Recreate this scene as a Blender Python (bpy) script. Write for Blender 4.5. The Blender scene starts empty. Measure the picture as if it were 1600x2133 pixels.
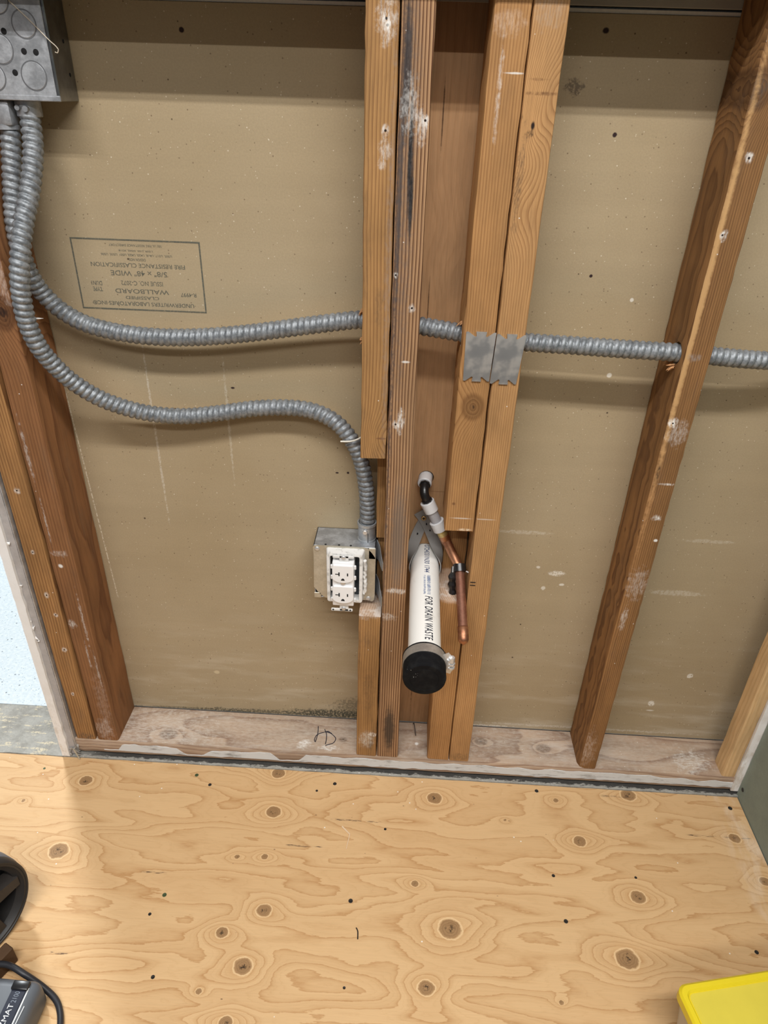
import bpy, bmesh, math, random
from mathutils import Vector, Matrix, noise as mnoise
random.seed(7)
C = bpy.context.scene.collection
sc = bpy.context.scene

# ------------------------------------------------------------------ camera, world, lamps, exposure
# metres; X along the stud wall, Y into it (0 = front faces of the studs), Z up (0 = top of the bottom plate)
cd = bpy.data.cameras.new('camera'); cam = bpy.data.objects.new('camera', cd); C.objects.link(cam)
pit, yaw, rol = 0.53961, -0.03359, -0.03218
fwd = Vector((math.sin(yaw)*math.cos(pit), math.cos(yaw)*math.cos(pit), -math.sin(pit)))
right = Vector((math.cos(yaw), -math.sin(yaw), 0)); down = fwd.cross(right)
r2 = right*math.cos(rol) + down*math.sin(rol); d2 = -right*math.sin(rol) + down*math.cos(rol)
M = Matrix((r2, -d2, -fwd)).transposed().to_4x4(); M.translation = Vector((0.06791, -0.91134, 1.09558))
cam.matrix_world = M
cd.sensor_fit = 'VERTICAL'; cd.sensor_height = 36; cd.lens = 1450/2133*36; cd.clip_start = 0.02
sc.camera = cam
sc.view_settings.view_transform = 'Standard'; sc.view_settings.look = 'None'
sc.view_settings.gamma = 1; sc.view_settings.use_curve_mapping = False
sc.view_settings.exposure = 0.14
W = bpy.data.worlds.new('world'); sc.world = W; W.use_nodes = True
bg = W.node_tree.nodes['Background']; bg.inputs[0].default_value = (0.95, 0.97, 1.0, 1); bg.inputs[1].default_value = 0.105

def lamp(name, loc, sx, sy, power, rot=(0, 0, 0), col=(1, 1, 1)):
    l = bpy.data.lights.new(name, 'AREA'); l.shape = 'RECTANGLE'; l.size = sx; l.size_y = sy
    l.energy = power; l.color = col
    o = bpy.data.objects.new(name, l); C.objects.link(o); o.location = loc; o.rotation_euler = rot
    return o
# ceiling tubes parallel to the wall: a two-tube fitting close to the wall and one further into the room
lamp('ceiling_tube', (0.15, -1.165, 2.50), 2.4, 0.035, 30, (0, 0, 0), (1.0, 0.98, 0.95))
lamp('ceiling_tube', (0.15, -1.250, 2.50), 2.4, 0.035, 30, (0, 0, 0), (1.0, 0.98, 0.95))
lamp('ceiling_tube', (0.15, -2.380, 2.50), 2.4, 0.05, 38, (0, 0, 0), (1.0, 0.98, 0.95))
# lamp of the room beyond the doorway on the left
lamp('hall_light', (-1.75, 1.9, 2.45), 0.5, 0.5, 160, (math.radians(25), math.radians(-18), 0), (0.92, 0.97, 1.0))

# ------------------------------------------------------------------ node helper
class E:
    def __init__(s, nt, k): s.nt, s.k = nt, k
    def _m(s, op, *a, clamp=False):
        n = s.nt.nodes.new('ShaderNodeMath'); n.operation = op; n.use_clamp = clamp
        for i, v in enumerate((s,)+a):
            if isinstance(v, E): s.nt.links.new(v.k, n.inputs[i])
            else: n.inputs[i].default_value = v
        return E(s.nt, n.outputs[0])
    def __add__(s, o): return s._m('ADD', o)
    def __radd__(s, o): return s._m('ADD', o)
    def __sub__(s, o): return s._m('SUBTRACT', o)
    def __rsub__(s, o): return (s*-1.0)+o
    def __mul__(s, o): return s._m('MULTIPLY', o)
    def __rmul__(s, o): return s._m('MULTIPLY', o)
    def __truediv__(s, o): return s._m('DIVIDE', o)
    def __pow__(s, o): return s._m('POWER', o)
    def frac(s): return s._m('FRACT')
    def sqrt(s): return s._m('SQRT')
    def exp(s): return s._m('EXPONENT')
    def abs(s): return s._m('ABSOLUTE')
    def min(s, o): return s._m('MINIMUM', o)
    def max(s, o): return s._m('MAXIMUM', o)
    def gt(s, o): return s._m('GREATER_THAN', o)
    def sat(s): return s._m('ADD', 0.0, clamp=True)
    def step(s, a, b):                       # smoothstep from a (0) to b (1); a may exceed b
        n = s.nt.nodes.new('ShaderNodeMapRange'); n.interpolation_type = 'SMOOTHSTEP'
        s.nt.links.new(s.k, n.inputs[0]); lo, hi = min(a, b), max(a, b)
        n.inputs[1].default_value = lo; n.inputs[2].default_value = hi
        n.inputs[3].default_value = 0.0 if a < b else 1.0; n.inputs[4].default_value = 1.0 if a < b else 0.0
        return E(s.nt, n.outputs[0])

class Mat:
    def __init__(s, name, rough=0.6, metal=0.0, spec=0.4, base=None):
        s.m = bpy.data.materials.new(name); s.m.use_nodes = True; s.nt = s.m.node_tree
        s.b = s.nt.nodes['Principled BSDF']
        s.b.inputs['Roughness'].default_value = rough; s.b.inputs['Metallic'].default_value = metal
        s.b.inputs['Specular IOR Level'].default_value = spec
        if base: s.b.inputs['Base Color'].default_value = (*base, 1)
        s._xyz = None
    def xyz(s):
        if s._xyz is None:
            t = s.nt.nodes.new('ShaderNodeTexCoord'); p = s.nt.nodes.new('ShaderNodeSeparateXYZ')
            s.nt.links.new(t.outputs['Object'], p.inputs[0]); s._xyz = [E(s.nt, p.outputs[i]) for i in range(3)]
        return s._xyz
    def attr(s, n):
        a = s.nt.nodes.new('ShaderNodeAttribute'); a.attribute_name = n; return E(s.nt, a.outputs['Fac'])
    def vec(s, *a):
        c = s.nt.nodes.new('ShaderNodeCombineXYZ')
        for i, v in enumerate(a):
            if isinstance(v, E): s.nt.links.new(v.k, c.inputs[i])
            else: c.inputs[i].default_value = v
        return c.outputs[0]
    def noise(s, vec, scale=1.0, detail=3.0, rough=0.55):
        n = s.nt.nodes.new('ShaderNodeTexNoise'); s.nt.links.new(vec, n.inputs['Vector'])
        n.inputs['Scale'].default_value = scale; n.inputs['Detail'].default_value = detail; n.inputs['Roughness'].default_value = rough
        return E(s.nt, n.outputs[0])
    def voro(s, vec, scale=1.0):
        n = s.nt.nodes.new('ShaderNodeTexVoronoi'); s.nt.links.new(vec, n.inputs['Vector']); n.inputs['Scale'].default_value = scale
        q = s.nt.nodes.new('ShaderNodeSeparateXYZ'); s.nt.links.new(n.outputs['Color'], q.inputs[0])
        return E(s.nt, n.outputs['Distance']), E(s.nt, q.outputs[0]), E(s.nt, q.outputs[1])
    def mix(s, f, a, b, mode='MIX'):
        n = s.nt.nodes.new('ShaderNodeMix'); n.data_type = 'RGBA'; n.blend_type = mode
        for i, v in ((0, f), (6, a), (7, b)):
            if isinstance(v, E): s.nt.links.new(v.k, n.inputs[i])
            elif isinstance(v, (int, float)): n.inputs[i].default_value = v
            elif isinstance(v, tuple): n.inputs[i].default_value = (*v[:3], 1)
            else: s.nt.links.new(v, n.inputs[i])
        return n.outputs[2]
    def gain(s, col, e):
        n = s.nt.nodes.new('ShaderNodeVectorMath'); n.operation = 'SCALE'; s.nt.links.new(col, n.inputs[0]); s.nt.links.new(e.k, n.inputs[3])
        return n.outputs[0]
    def color(s, col): s.nt.links.new(col, s.b.inputs['Base Color'])
    def rough(s, e): s.nt.links.new(e.k, s.b.inputs['Roughness'])
    def bump(s, e, dist=0.001, strength=0.5):
        n = s.nt.nodes.new('ShaderNodeBump'); n.inputs['Distance'].default_value = dist; n.inputs['Strength'].default_value = strength
        s.nt.links.new(e.k, n.inputs['Height']); s.nt.links.new(n.outputs[0], s.b.inputs['Normal'])
    def spot(s, a, b, ca, cb, ra, rb, wob=None, k=0.8, edge=0.35):
        da = (a-ca)*(1.0/ra); db = (b-cb)*(1.0/rb)
        d = (da*da+db*db).sqrt()
        if wob is not None: d = d+(wob-0.5)*(2.0*k)
        return d.step(1.0+edge*0.3, 1.0-edge)

def plain(name, base, rough=0.5, metal=0.0, spec=0.4, var=0.12, scale=60, bump=0.0):
    m = Mat(name, rough, metal, spec); x, y, z = m.xyz(); v = m.vec(x, y, z)
    n = m.noise(v, scale, 4, 0.6)
    c = m.nt.nodes.new('ShaderNodeRGB'); c.outputs[0].default_value = (*base, 1)
    m.color(m.gain(c.outputs[0], n*(2*var)+(1.0-var)))
    if bump: m.bump(n, bump, 0.6)
    return m.m

def galvanized(name, base=(0.62, 0.64, 0.66), rough=0.42, dull=0.5):
    m = Mat(name, rough, 0.6, 0.5); x, y, z = m.xyz(); v = m.vec(x, y, z)
    n = m.noise(v, 45, 5, 0.65); n2 = m.noise(v, 320, 3, 0.6)
    f = n.step(0.38, 0.64)
    col = m.mix(f, tuple(c*(1-dull*0.45) for c in base), base)
    m.color(m.gain(col, n2*0.35+0.82)); m.rough(n*0.35+(rough-0.12)); m.bump(n2, 0.0004, 0.3)
    return m.m

def timber(name, org, ax='z', pith=(0.01, 0.12), ring=0.0045, light=(0.60, 0.34, 0.14), dark=(0.30, 0.12, 0.035), contrast=0.8,
           warp=0.012, knots=(), spots=(), grime=0.25, grimecol=(0.16, 0.10, 0.06), specks=0.5, seed=0.0, sharp=2.4, stretch=1.3, streak=0.5):
    """sawn timber: rings round a pith line, bent round the knots; spots = (a, b, ra, rb, colour, strength, wobble);
    a knot with a fourth value only swirls the grain"""
    m = Mat(name, 0.72, 0, 0.25); X, Y, Z = m.xyz()
    if ax == 'z': L, A, B, F = Z, X, Y, (X, Z)
    elif ax == 'x': L, A, B, F = X, Z, Y, (X, Y)
    o = org; fo = (o[0], o[2]) if ax == 'z' else (o[0], o[1])
    g = m.nt.nodes.new('ShaderNodeNewGeometry'); q = m.nt.nodes.new('ShaderNodeSeparateXYZ'); m.nt.links.new(g.outputs['Normal'], q.inputs[0])
    nz, ny = E(m.nt, q.outputs[2]), E(m.nt, q.outputs[1])
    front = (ny*-1.0).step(0.35, 0.75) if ax == 'z' else nz.step(0.4, 0.8)
    n1 = m.noise(m.vec(A*5.0+seed, B*5.0, L*stretch), 1, 2, 0.5)
    n1b = m.noise(m.vec(A*26.0+seed, B*26.0, L*6.0), 1, 2, 0.5)
    a, b = A-pith[0], B-pith[1]
    r = (a*a+b*b).sqrt()+(n1-0.5)*(warp*4)+(n1b-0.5)*(warp*0.35+0.0022)
    core = None
    for kn in knots:
        ku, kv, kr = kn[:3]
        du = (F[0]-(ku-fo[0]))*(1.0/kr); dv = (F[1]-(kv-fo[1]))*(1.0/kr)
        if ax == 'z': d2_ = du*du+dv*dv*0.6; el = (du*du*0.30+dv*dv*0.10)
        else: d2_ = du*du*0.55+dv*dv; el = (du*du*0.10+dv*dv*0.30)
        r = r+((el*-1.0).exp())*(kr*1.5)
        if len(kn) > 3: continue
        dd = d2_.sqrt()+(n1b-0.5)*0.7; core = dd if core is None else core.min(dd)
    v = r*(1.0/ring)+(n1b-0.5)*0.5; fr = v.frac()
    fib = m.noise(m.vec(A*700.0, B*700.0, L*16.0), 1, 3, 0.6)
    line = m.noise(m.vec(A*260.0+seed, B*260.0, L*3.0), 1, 3, 0.6)
    tone = m.noise(m.vec(A*14.0+seed, B*14.0, L*3.0+seed), 1, 3, 0.55)
    blot = m.noise(m.vec(A*32.0, B*32.0+seed, L*11.0), 1, 4, 0.65)
    band = (fr**sharp)*fr.step(1.0, 0.90)
    f = (band*contrast*(tone*1.1+0.35)+(line-0.5)*streak).sat()
    col = m.mix(f, light, dark)
    col = m.gain(col, (fib-0.5)*0.50+(tone-0.5)*0.75+(blot-0.5)*0.60+0.90)
    if core is not None:
        cr = (core*3.2+n1b*3.0).frac()
        kc = m.mix(cr*0.8+blot*0.4, tuple(c*0.62 for c in light), tuple(c*0.55 for c in dark))
        col = m.mix(core.step(1.20, 0.75)*0.85, col, kc)
        col = m.mix((core-1.05).abs().step(0.35, 0.0)*0.5, col, tuple(c*0.6 for c in dark))
        col = m.mix(core.step(0.30, 0.12)*blot.step(0.45, 0.55), col, (0.03, 0.015, 0.01))
    gn = m.noise(m.vec(A*40.0+seed, B*40.0, L*9.0), 1, 5, 0.7)
    col = m.mix(gn.step(0.50, 0.82)*grime*1.8, col, grimecol)
    fine = m.noise(m.vec(A*330.0, B*330.0, L*110.0), 1, 5, 0.7)
    wob = m.noise(m.vec(F[0]*1.0, F[1]*1.0, seed), 90, 4, 0.7)
    for (su, sv, ra, rb, scol, st, wk) in spots:
        msk = m.spot(F[0], F[1], su-fo[0], sv-fo[1], ra, rb, wob if wk else None, wk, 0.6 if wk else 0.35)
        if wk >= 0.65: msk = msk*fine.step(0.33, 0.66)
        col = m.mix(msk*front*st, col, scol)
    if specks:
        d, c1, c2 = m.voro(m.vec(F[0], F[1], 0.0), 150)
        w = d.step(0.17, 0.06)*c1.gt(1.0-0.07*specks)*c2.gt(0.35)*tone.gt(0.46)
        col = m.mix(w*front*0.85, col, (0.85, 0.82, 0.76))
    if ax == 'z':                    # sawn end grain
        col = m.mix(nz.step(0.6, 0.9)*0.75, col, m.mix(f, (0.60, 0.46, 0.36), (0.36, 0.22, 0.14)))
        col = m.mix(nz.step(0.6, 0.9)*blot.step(0.45, 0.6)*0.6, col, (0.74, 0.70, 0.66))
    m.color(col)
    m.bump(f*-0.6+fib*0.5, 0.0008, 0.55)
    return m.m

# ------------------------------------------------------------------ mesh helper
ORG = {}
def sharpen(me, ang=32):
    for p in me.polygons: p.use_smooth = True
    me.set_sharp_from_angle(angle=math.radians(ang))
def add(name, vf, mat, parent=None, org=None, smooth=32):
    """one mesh object from world-space vertices; origin = org, or its parent's"""
    v, f = vf
    o_ = ORG[parent] if parent else Vector(org if org else (0, 0, 0))
    me = bpy.data.meshes.new(name)
    me.from_pydata([Vector(p)-o_ for p in v], [], f); me.update()
    bm = bmesh.new(); bm.from_mesh(me); bmesh.ops.recalc_face_normals(bm, faces=bm.faces); bm.to_mesh(me); bm.free()
    if smooth: sharpen(me, smooth)
    me.materials.append(mat)
    o = bpy.data.objects.new(name, me); C.objects.link(o); ORG[o] = o_
    if parent: o.parent = parent
    else: o.location = o_
    return o
def thing(name, label, cat, org, group=None):
    o = bpy.data.objects.new(name, None); C.objects.link(o); o.location = org; o.empty_display_size = 0.02
    ORG[o] = Vector(org); return tag(o, label, cat, group)
def tag(o, label, cat, group=None):
    o['label'] = label; o['category'] = cat
    if group: o['group'] = group
    return o
def struct(o): o['kind'] = 'structure'; return o
def join(*parts):
    V, F = [], []
    for v, f in parts:
        k = len(V); V += list(v); F += [tuple(i+k for i in q) for q in f]
    return V, F
def xf(vf, mat): return [mat @ Vector(p) for p in vf[0]], vf[1]
def box(x0, x1, y0, y1, z0, z1, bev=0.0, seg=2):
    bm = bmesh.new(); bmesh.ops.create_cube(bm, size=1)
    for v in bm.verts: v.co = Vector(((x0+x1)/2+v.co.x*(x1-x0), (y0+y1)/2+v.co.y*(y1-y0), (z0+z1)/2+v.co.z*(z1-z0)))
    if bev: bmesh.ops.bevel(bm, geom=bm.edges[:], offset=bev, segments=seg, profile=0.5, affect='EDGES')
    return dump(bm)
def dump(bm):
    bm.verts.index_update(); r = ([v.co.copy() for v in bm.verts], [tuple(v.index for v in f.verts) for f in bm.faces]); bm.free(); return r
def frame_of(d):
    d = d.normalized(); u = d.cross(Vector((0, 0, 1)))
    if u.length < 1e-3: u = d.cross(Vector((0, 1, 0)))
    u.normalize(); return u, d.cross(u).normalized()
def lathe(p0, d, prof, n=32, cap=True):
    """profile (distance along d, radius) turned about the axis through p0"""
    p0, d = Vector(p0), Vector(d).normalized(); u, w = frame_of(d); V, F = [], []
    for (t, r) in prof:
        for i in range(n):
            a = 2*math.pi*i/n; V.append(p0+d*t+(u*math.cos(a)+w*math.sin(a))*max(r, 1e-5))
    for k in range(len(prof)-1):
        for i in range(n):
            j = (i+1) % n; F.append((k*n+i, k*n+j, (k+1)*n+j, (k+1)*n+i))
    if cap: F.append(tuple(range(n))[::-1]); F.append(tuple((len(prof)-1)*n+i for i in range(n)))
    return V, F
def cyl(p0, p1, r, n=24, bev=0.0):
    d = Vector(p1)-Vector(p0); L = d.length
    pr = [(0, r), (L, r)] if not bev else [(0, r-bev), (bev, r), (L-bev, r), (L, r-bev)]
    return lathe(p0, d, pr, n)
def spline(pts, step):
    P = [Vector(p) for p in pts]; P = [P[0]*2-P[1]]+P+[P[-1]*2-P[-2]]; out = []
    for i in range(1, len(P)-2):
        a, b, c, d = P[i-1:i+3]; n = max(2, int((c-b).length/step*2))
        for k in range(n):
            t = k/n
            out.append(0.5*((2*b)+(c-a)*t+(2*a-5*b+4*c-d)*t*t+(3*b-3*c+d-a)*t**3))
    out.append(P[-2]); res = [out[0]]; acc = 0.0; last = out[0]
    for q in out[1:]:
        while (q-last).length >= step:
            last = last+(q-last).normalized()*step; res.append(last.copy())
    if (res[-1]-out[-1]).length > step*0.2: res.append(out[-1])
    return res
def sweep(path, rad, n=16, cap=True, sx=1.0, sy=1.0):
    """tube along path; rad(i, angle) -> radius"""
    V, F = [], []; t0 = (path[1]-path[0]).normalized(); u, w = frame_of(t0)
    for i, p in enumerate(path):
        t = (path[min(i+1, len(path)-1)]-path[max(i-1, 0)]).normalized()
        u = (u-t*u.dot(t)).normalized(); w = t.cross(u)
        for k in range(n):
            a = 2*math.pi*k/n; r = rad(i, a) if callable(rad) else rad
            V.append(p+u*(math.cos(a)*r*sx)+w*(math.sin(a)*r*sy))
    for i in range(len(path)-1):
        for k in range(n):
            j = (k+1) % n; F.append((i*n+k, i*n+j, (i+1)*n+j, (i+1)*n+k))
    if cap: F.append(tuple(range(n))[::-1]); F.append(tuple((len(path)-1)*n+k for k in range(n)))
    return V, F
def prism(poly, y0, y1):                     # outline in (x, z), extruded in y
    n = len(poly); V = [(x, y0, z) for x, z in poly]+[(x, y1, z) for x, z in poly]
    F = [tuple(range(n)), tuple(range(2*n-1, n-1, -1))]+[(i, (i+1) % n, n+(i+1) % n, n+i) for i in range(n)]
    return V, F
def lettering(txt, w, h, bold=0.0, spacing=1.0):
    """flat letters of the built-in font, scaled to w x h, centred; returns faces in (u, v, 0)"""
    cu = bpy.data.curves.new('lettering', 'FONT'); cu.body = txt; cu.size = 1; cu.space_character = spacing; cu.resolution_u = 3; cu.offset = bold
    o = bpy.data.objects.new('lettering', cu); C.objects.link(o); dg = bpy.context.evaluated_depsgraph_get(); dg.update()
    me = bpy.data.meshes.new_from_object(o.evaluated_get(dg)); v = [p.co.copy() for p in me.vertices]; f = [tuple(p.vertices) for p in me.polygons]
    bpy.data.objects.remove(o); bpy.data.curves.remove(cu); bpy.data.meshes.remove(me)
    x0, x1 = min(p.x for p in v), max(p.x for p in v); y0, y1 = min(p.y for p in v), max(p.y for p in v)
    return [Vector(((p.x-(x0+x1)/2)/(x1-x0)*w, (p.y-(y0+y1)/2)/(y1-y0)*h, 0)) for p in v], f
def stud_mesh(zb, zt, xb, xt, y0, y1, ch=(0.0025, 0.0025), wane=None, n=36, seed=1, rough_end=0.0):
    """squared timber, rounded arrises; xb/xt = (left, right) at bottom/top; wane(z) = extra chamfer of the left front arris"""
    V, F = [], []; rnd = random.Random(seed)
    for i in range(n+1):
        t = i/n; z = zb+(zt-zb)*t; xl = xb[0]+(xt[0]-xb[0])*t; xr = xb[1]+(xt[1]-xb[1])*t
        j = 0.0006; xl += rnd.uniform(-j, j); xr += rnd.uniform(-j, j)
        a, b = ch; a2 = a+(wane(z) if wane else 0.0)
        sec = [(xl, y1-a), (xl, y0+a2), (xl+a2*0.3, y0+a2*0.3), (xl+a2, y0), (xr-b, y0), (xr-b*0.3, y0+b*0.3), (xr, y0+b), (xr, y1-a), (xr-a, y1), (xl+a, y1)]
        for (x, y) in sec:
            dz = rnd.uniform(-rough_end, rough_end) if i in (0, n) else 0.0
            V.append((x, y, z+dz))
    k = 10
    for i in range(n):
        for q in range(k): F.append((i*k+q, i*k+(q+1) % k, (i+1)*k+(q+1) % k, (i+1)*k+q))
    F.append(tuple(range(k))[::-1]); F.append(tuple(n*k+q for q in range(k)))
    return V, F
def drill(o, p, r, dx=0.06):
    """bore a hole along X through o at p"""
    v, f = cyl((p[0]-dx, p[1], p[2]), (p[0]+dx, p[1], p[2]), r, 20)
    c = add('drill_bit', (v, f), o.data.materials[0], None, None, 0)
    md = o.modifiers.new('hole', 'BOOLEAN'); md.object = c; md.operation = 'DIFFERENCE'; md.solver = 'EXACT'
    dg = bpy.context.evaluated_depsgraph_get(); dg.update()
    me = bpy.data.meshes.new_from_object(o.evaluated_get(dg)); o.modifiers.remove(md)
    mats = o.data.materials[:]; o.data = me; me.materials.clear(); me.materials.append(mats[0])
    bpy.data.objects.remove(c)

# ------------------------------------------------------------------ the setting
FZ = -0.043          # top of the plywood
WHITE = (0.85, 0.83, 0.79)
# knots in the plywood: (x, y, radius)
KN = [(-0.5138,-0.0628,0.0113),(-0.1514,-0.0202,0.0116),(-0.1450,-0.1046,0.0123),(-0.5009,-0.2060,0.0150),(-0.6096,-0.1135,0.0039),(-0.1915,-0.1960,0.0045),
 (-0.1440,-0.1928,0.0058),(-0.1270,-0.2843,0.0108),(-0.1860,-0.3232,0.0091),(-0.1423,-0.3699,0.0127),(-0.1992,-0.4081,0.0046),(-0.1498,-0.4462,0.0095),
 (0.1521,-0.0544,0.0127),(0.5232,-0.0212,0.0130),(0.4118,-0.1256,0.0105),(0.1169,-0.2235,0.0060),(0.4906,-0.2217,0.0114),(0.1741,-0.2939,0.0162),(0.4475,-0.3219,0.0158),
 (0.1356,-0.3822,0.0112),(0.6960,-0.1000,0.0097),(0.7168,-0.1796,0.0084),(0.3823,-0.0428,0.0050),(0.2812,-0.0918,0.0031),(0.3347,-0.3896,0.0039)]
STREAKS = [(-0.352,-0.301,-0.233),(-0.115,-0.044,-0.168),(-0.441,-0.410,-0.369),(-0.042,0.060,-0.112),(0.606,0.666,-0.099),(0.672,0.7285,-0.099),(0.465,0.540,-0.026)]
def plywood_material():
    m = Mat('fir_plywood', 0.6, 0, 0.3); X, Y, Z = m.xyz()
    kf, kc = m.attr('knotfield'), m.attr('knotcore')
    kc = kc+(m.noise(m.vec(X, Y, 0.4), 90, 3, 0.6)-0.5)*0.5
    big = m.noise(m.vec(X*2.3, Y*11.0, 0.7), 1, 2.2, 0.5)
    mid = m.noise(m.vec(X*9.0, Y*34.0, 3.1), 1, 3, 0.6)
    jag = m.noise(m.vec(X*60.0, Y*420.0, 1.0), 1, 3, 0.7)
    hgt = big*12.0+kf+(mid-0.5)*1.3+(jag-0.5)*0.30
    fr = hgt.frac(); fine = (hgt*3.0).frac()
    fib = m.noise(m.vec(X*18.0, Y*620.0, 0.0), 1, 3, 0.6)
    tone = m.noise(m.vec(X*3.0, Y*9.0, 5.0), 1, 3, 0.5)
    plate = m.noise(m.vec(hgt*0.9, 0.0, 0.0), 1, 0, 0.5)
    f = ((fr**5.5)*fr.step(1.0, 0.965)*0.70+(fr**1.4)*0.10+(fine**6.0)*0.20+(plate-0.5)*0.50+(tone-0.5)*0.35+0.06).sat()
    col = m.mix(f, (0.670, 0.442, 0.228), (0.470, 0.252, 0.100))
    col = m.gain(col, (fib-0.5)*0.20+(tone-0.5)*0.10+1.0)
    rg = (kc*4.0+mid*2.0).frac()
    halo = kc.step(2.1, 1.0)
    col = m.mix(halo*0.30, col, (0.58, 0.33, 0.14))
    col = m.mix((kc-1.12).abs().step(0.16, 0.0)*0.75, col, (0.80, 0.58, 0.33))
    kcol = m.mix(rg*0.6+mid*0.4, (0.39, 0.235, 0.110), (0.20, 0.105, 0.045))
    col = m.mix(kc.step(1.12, 0.86)*0.9, col, kcol)
    blot = m.noise(m.vec(X, Y, 0.2), 190, 4, 0.7)
    col = m.mix(kc.step(0.65, 0.2)*blot.step(0.50, 0.57)*0.9, col, (0.03, 0.018, 0.01))
    sn = m.noise(m.vec(X*70.0, Y*700.0, 2.0), 1, 3, 0.6)
    for (a, b, y) in STREAKS:
        mx = ((X-(a+b)/2).abs()).step((b-a)/2, (b-a)/2*0.7); my = ((Y-y+(sn-0.5)*0.004).abs()).step(0.0021, 0.0008)
        col = m.mix(mx*my*sn.step(0.46, 0.60)*0.9, col, (0.05, 0.025, 0.02))
    d, c1, c2 = m.voro(m.vec(X*0.5, Y, 0.0), 62)
    col = m.mix(d.step(0.07, 0.03)*c1.gt(0.86)*0.8, col, (0.12, 0.06, 0.03))
    d, c1, c2 = m.voro(m.vec(X, Y, 0.0), 85)
    dusty = (Y*-1.0).step(0.16, 0.0)*0.06+0.02
    col = m.mix(d.step(0.13, 0.06)*(c1-(1.0-dusty)).gt(0.0)*0.9, col, (0.9, 0.88, 0.83))
    # plaster dust by the right-hand wallboard
    kc = kc+(mid-0.5)*0.0
    du = m.noise(m.vec(X*40.0, Y*14.0, 0.0), 1, 4, 0.6)
    col = m.mix(X.step(0.655, 0.715)*du.step(0.40, 0.72)*0.5, col, (0.82, 0.70, 0.56))
    m.color(col); m.bump(f*-0.5+fib*0.4, 0.0005, 0.4); m.rough(fib*0.2+0.5)
    return m.m
def plywood():
    x0, x1, y0, y1, s = -1.05, 0.734, -1.15, -0.0115, 0.004
    nx, ny = int((x1-x0)/s), int((y1-y0)/s); V = []; kf = []; kc = []
    for j in range(ny+1):
        for i in range(nx+1):
            x, y = x0+(x1-x0)*i/nx, y0+(y1-y0)*j/ny; f = 0.0; c = 9.0
            for (a, b, r) in KN:
                dx, dy = x-a, y-b
                if abs(dx) < r*9 and abs(dy) < r*6:
                    q = (dx/(r*3.4))**2+(dy/(r*2.0))**2; f += 4.2*min(1.0, r/0.008)*math.exp(-q)
                    c = min(c, math.sqrt((dx/(r*1.06))**2+(dy/(r*0.92))**2))
            V.append((x, y+(0.0008*mnoise.noise((x*25, 0, 0)) if j == ny else 0), FZ)); kf.append(f); kc.append(c)
    F = [(j*(nx+1)+i, j*(nx+1)+i+1, (j+1)*(nx+1)+i+1, (j+1)*(nx+1)+i) for j in range(ny) for i in range(nx)]
    rim = [i for i in range(nx+1)]+[j*(nx+1)+nx for j in range(1, ny+1)]+[ny*(nx+1)+i for i in range(nx-1, -1, -1)]+[j*(nx+1) for j in range(ny-1, 0, -1)]
    k = len(V); V += [(V[i][0], V[i][1], FZ-0.016) for i in rim]; n = len(rim)
    F += [(rim[q], rim[(q+1) % n], k+(q+1) % n, k+q) for q in range(n)]; F.append(tuple(range(k+n-1, k-1, -1)))
    o = add('floor', (V, F), plywood_material(), None, (0, 0, 0), 40)
    for nm, d, dv in (('knotfield', kf, 0.0), ('knotcore', kc, 9.0)):
        o.data.attributes.new(nm, 'FLOAT', 'POINT').data.foreach_set('value', d+[dv]*n)
    return struct(o)
floor = plywood()
m_screw = plain('dark_screw_steel', (0.035, 0.032, 0.03), 0.45, 0.5, 0.5)
m_screw_green = plain('green_coated_screw_steel', (0.07, 0.10, 0.045), 0.5, 0.3)
SCREWS = [(-0.6043,-0.0412,0.0026,1),(-0.3076,-0.0354,0.0040,1),(-0.2766,-0.0551,0.0036,0),(-0.0393,-0.0359,0.0039,0),(-0.0717,-0.0539,0.0026,0),(-0.2946,-0.2701,0.0039,1),
 (-0.3080,-0.3023,0.0029,0),(0.0117,-0.2598,0.0041,0),(-0.2722,-0.3932,0.0033,0),(0.0140,-0.3899,0.0024,0),(0.3485,-0.0245,0.0040,0),(0.7112,-0.0369,0.0044,0),
 (0.3540,-0.1936,0.0032,0),(0.3621,-0.2700,0.0039,0),(0.6550,-0.2987,0.0036,0),(0.4954,-0.1876,0.0026,0),(0.0622,-0.1255,0.0027,0)]
def screw_mesh(x, y, z, r):
    v, f = lathe((x, y, z-0.001), (0, 0, 1), [(0, r), (0.0012, r*0.9), (0.0015, r*0.8), (0.0013, r*0.4), (0.0011, r*0.2)], 12)
    return v, f
for (x, y, r, g) in SCREWS:
    add('screw', screw_mesh(x, y, FZ, r), m_screw_green if g else m_screw, floor)

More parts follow.
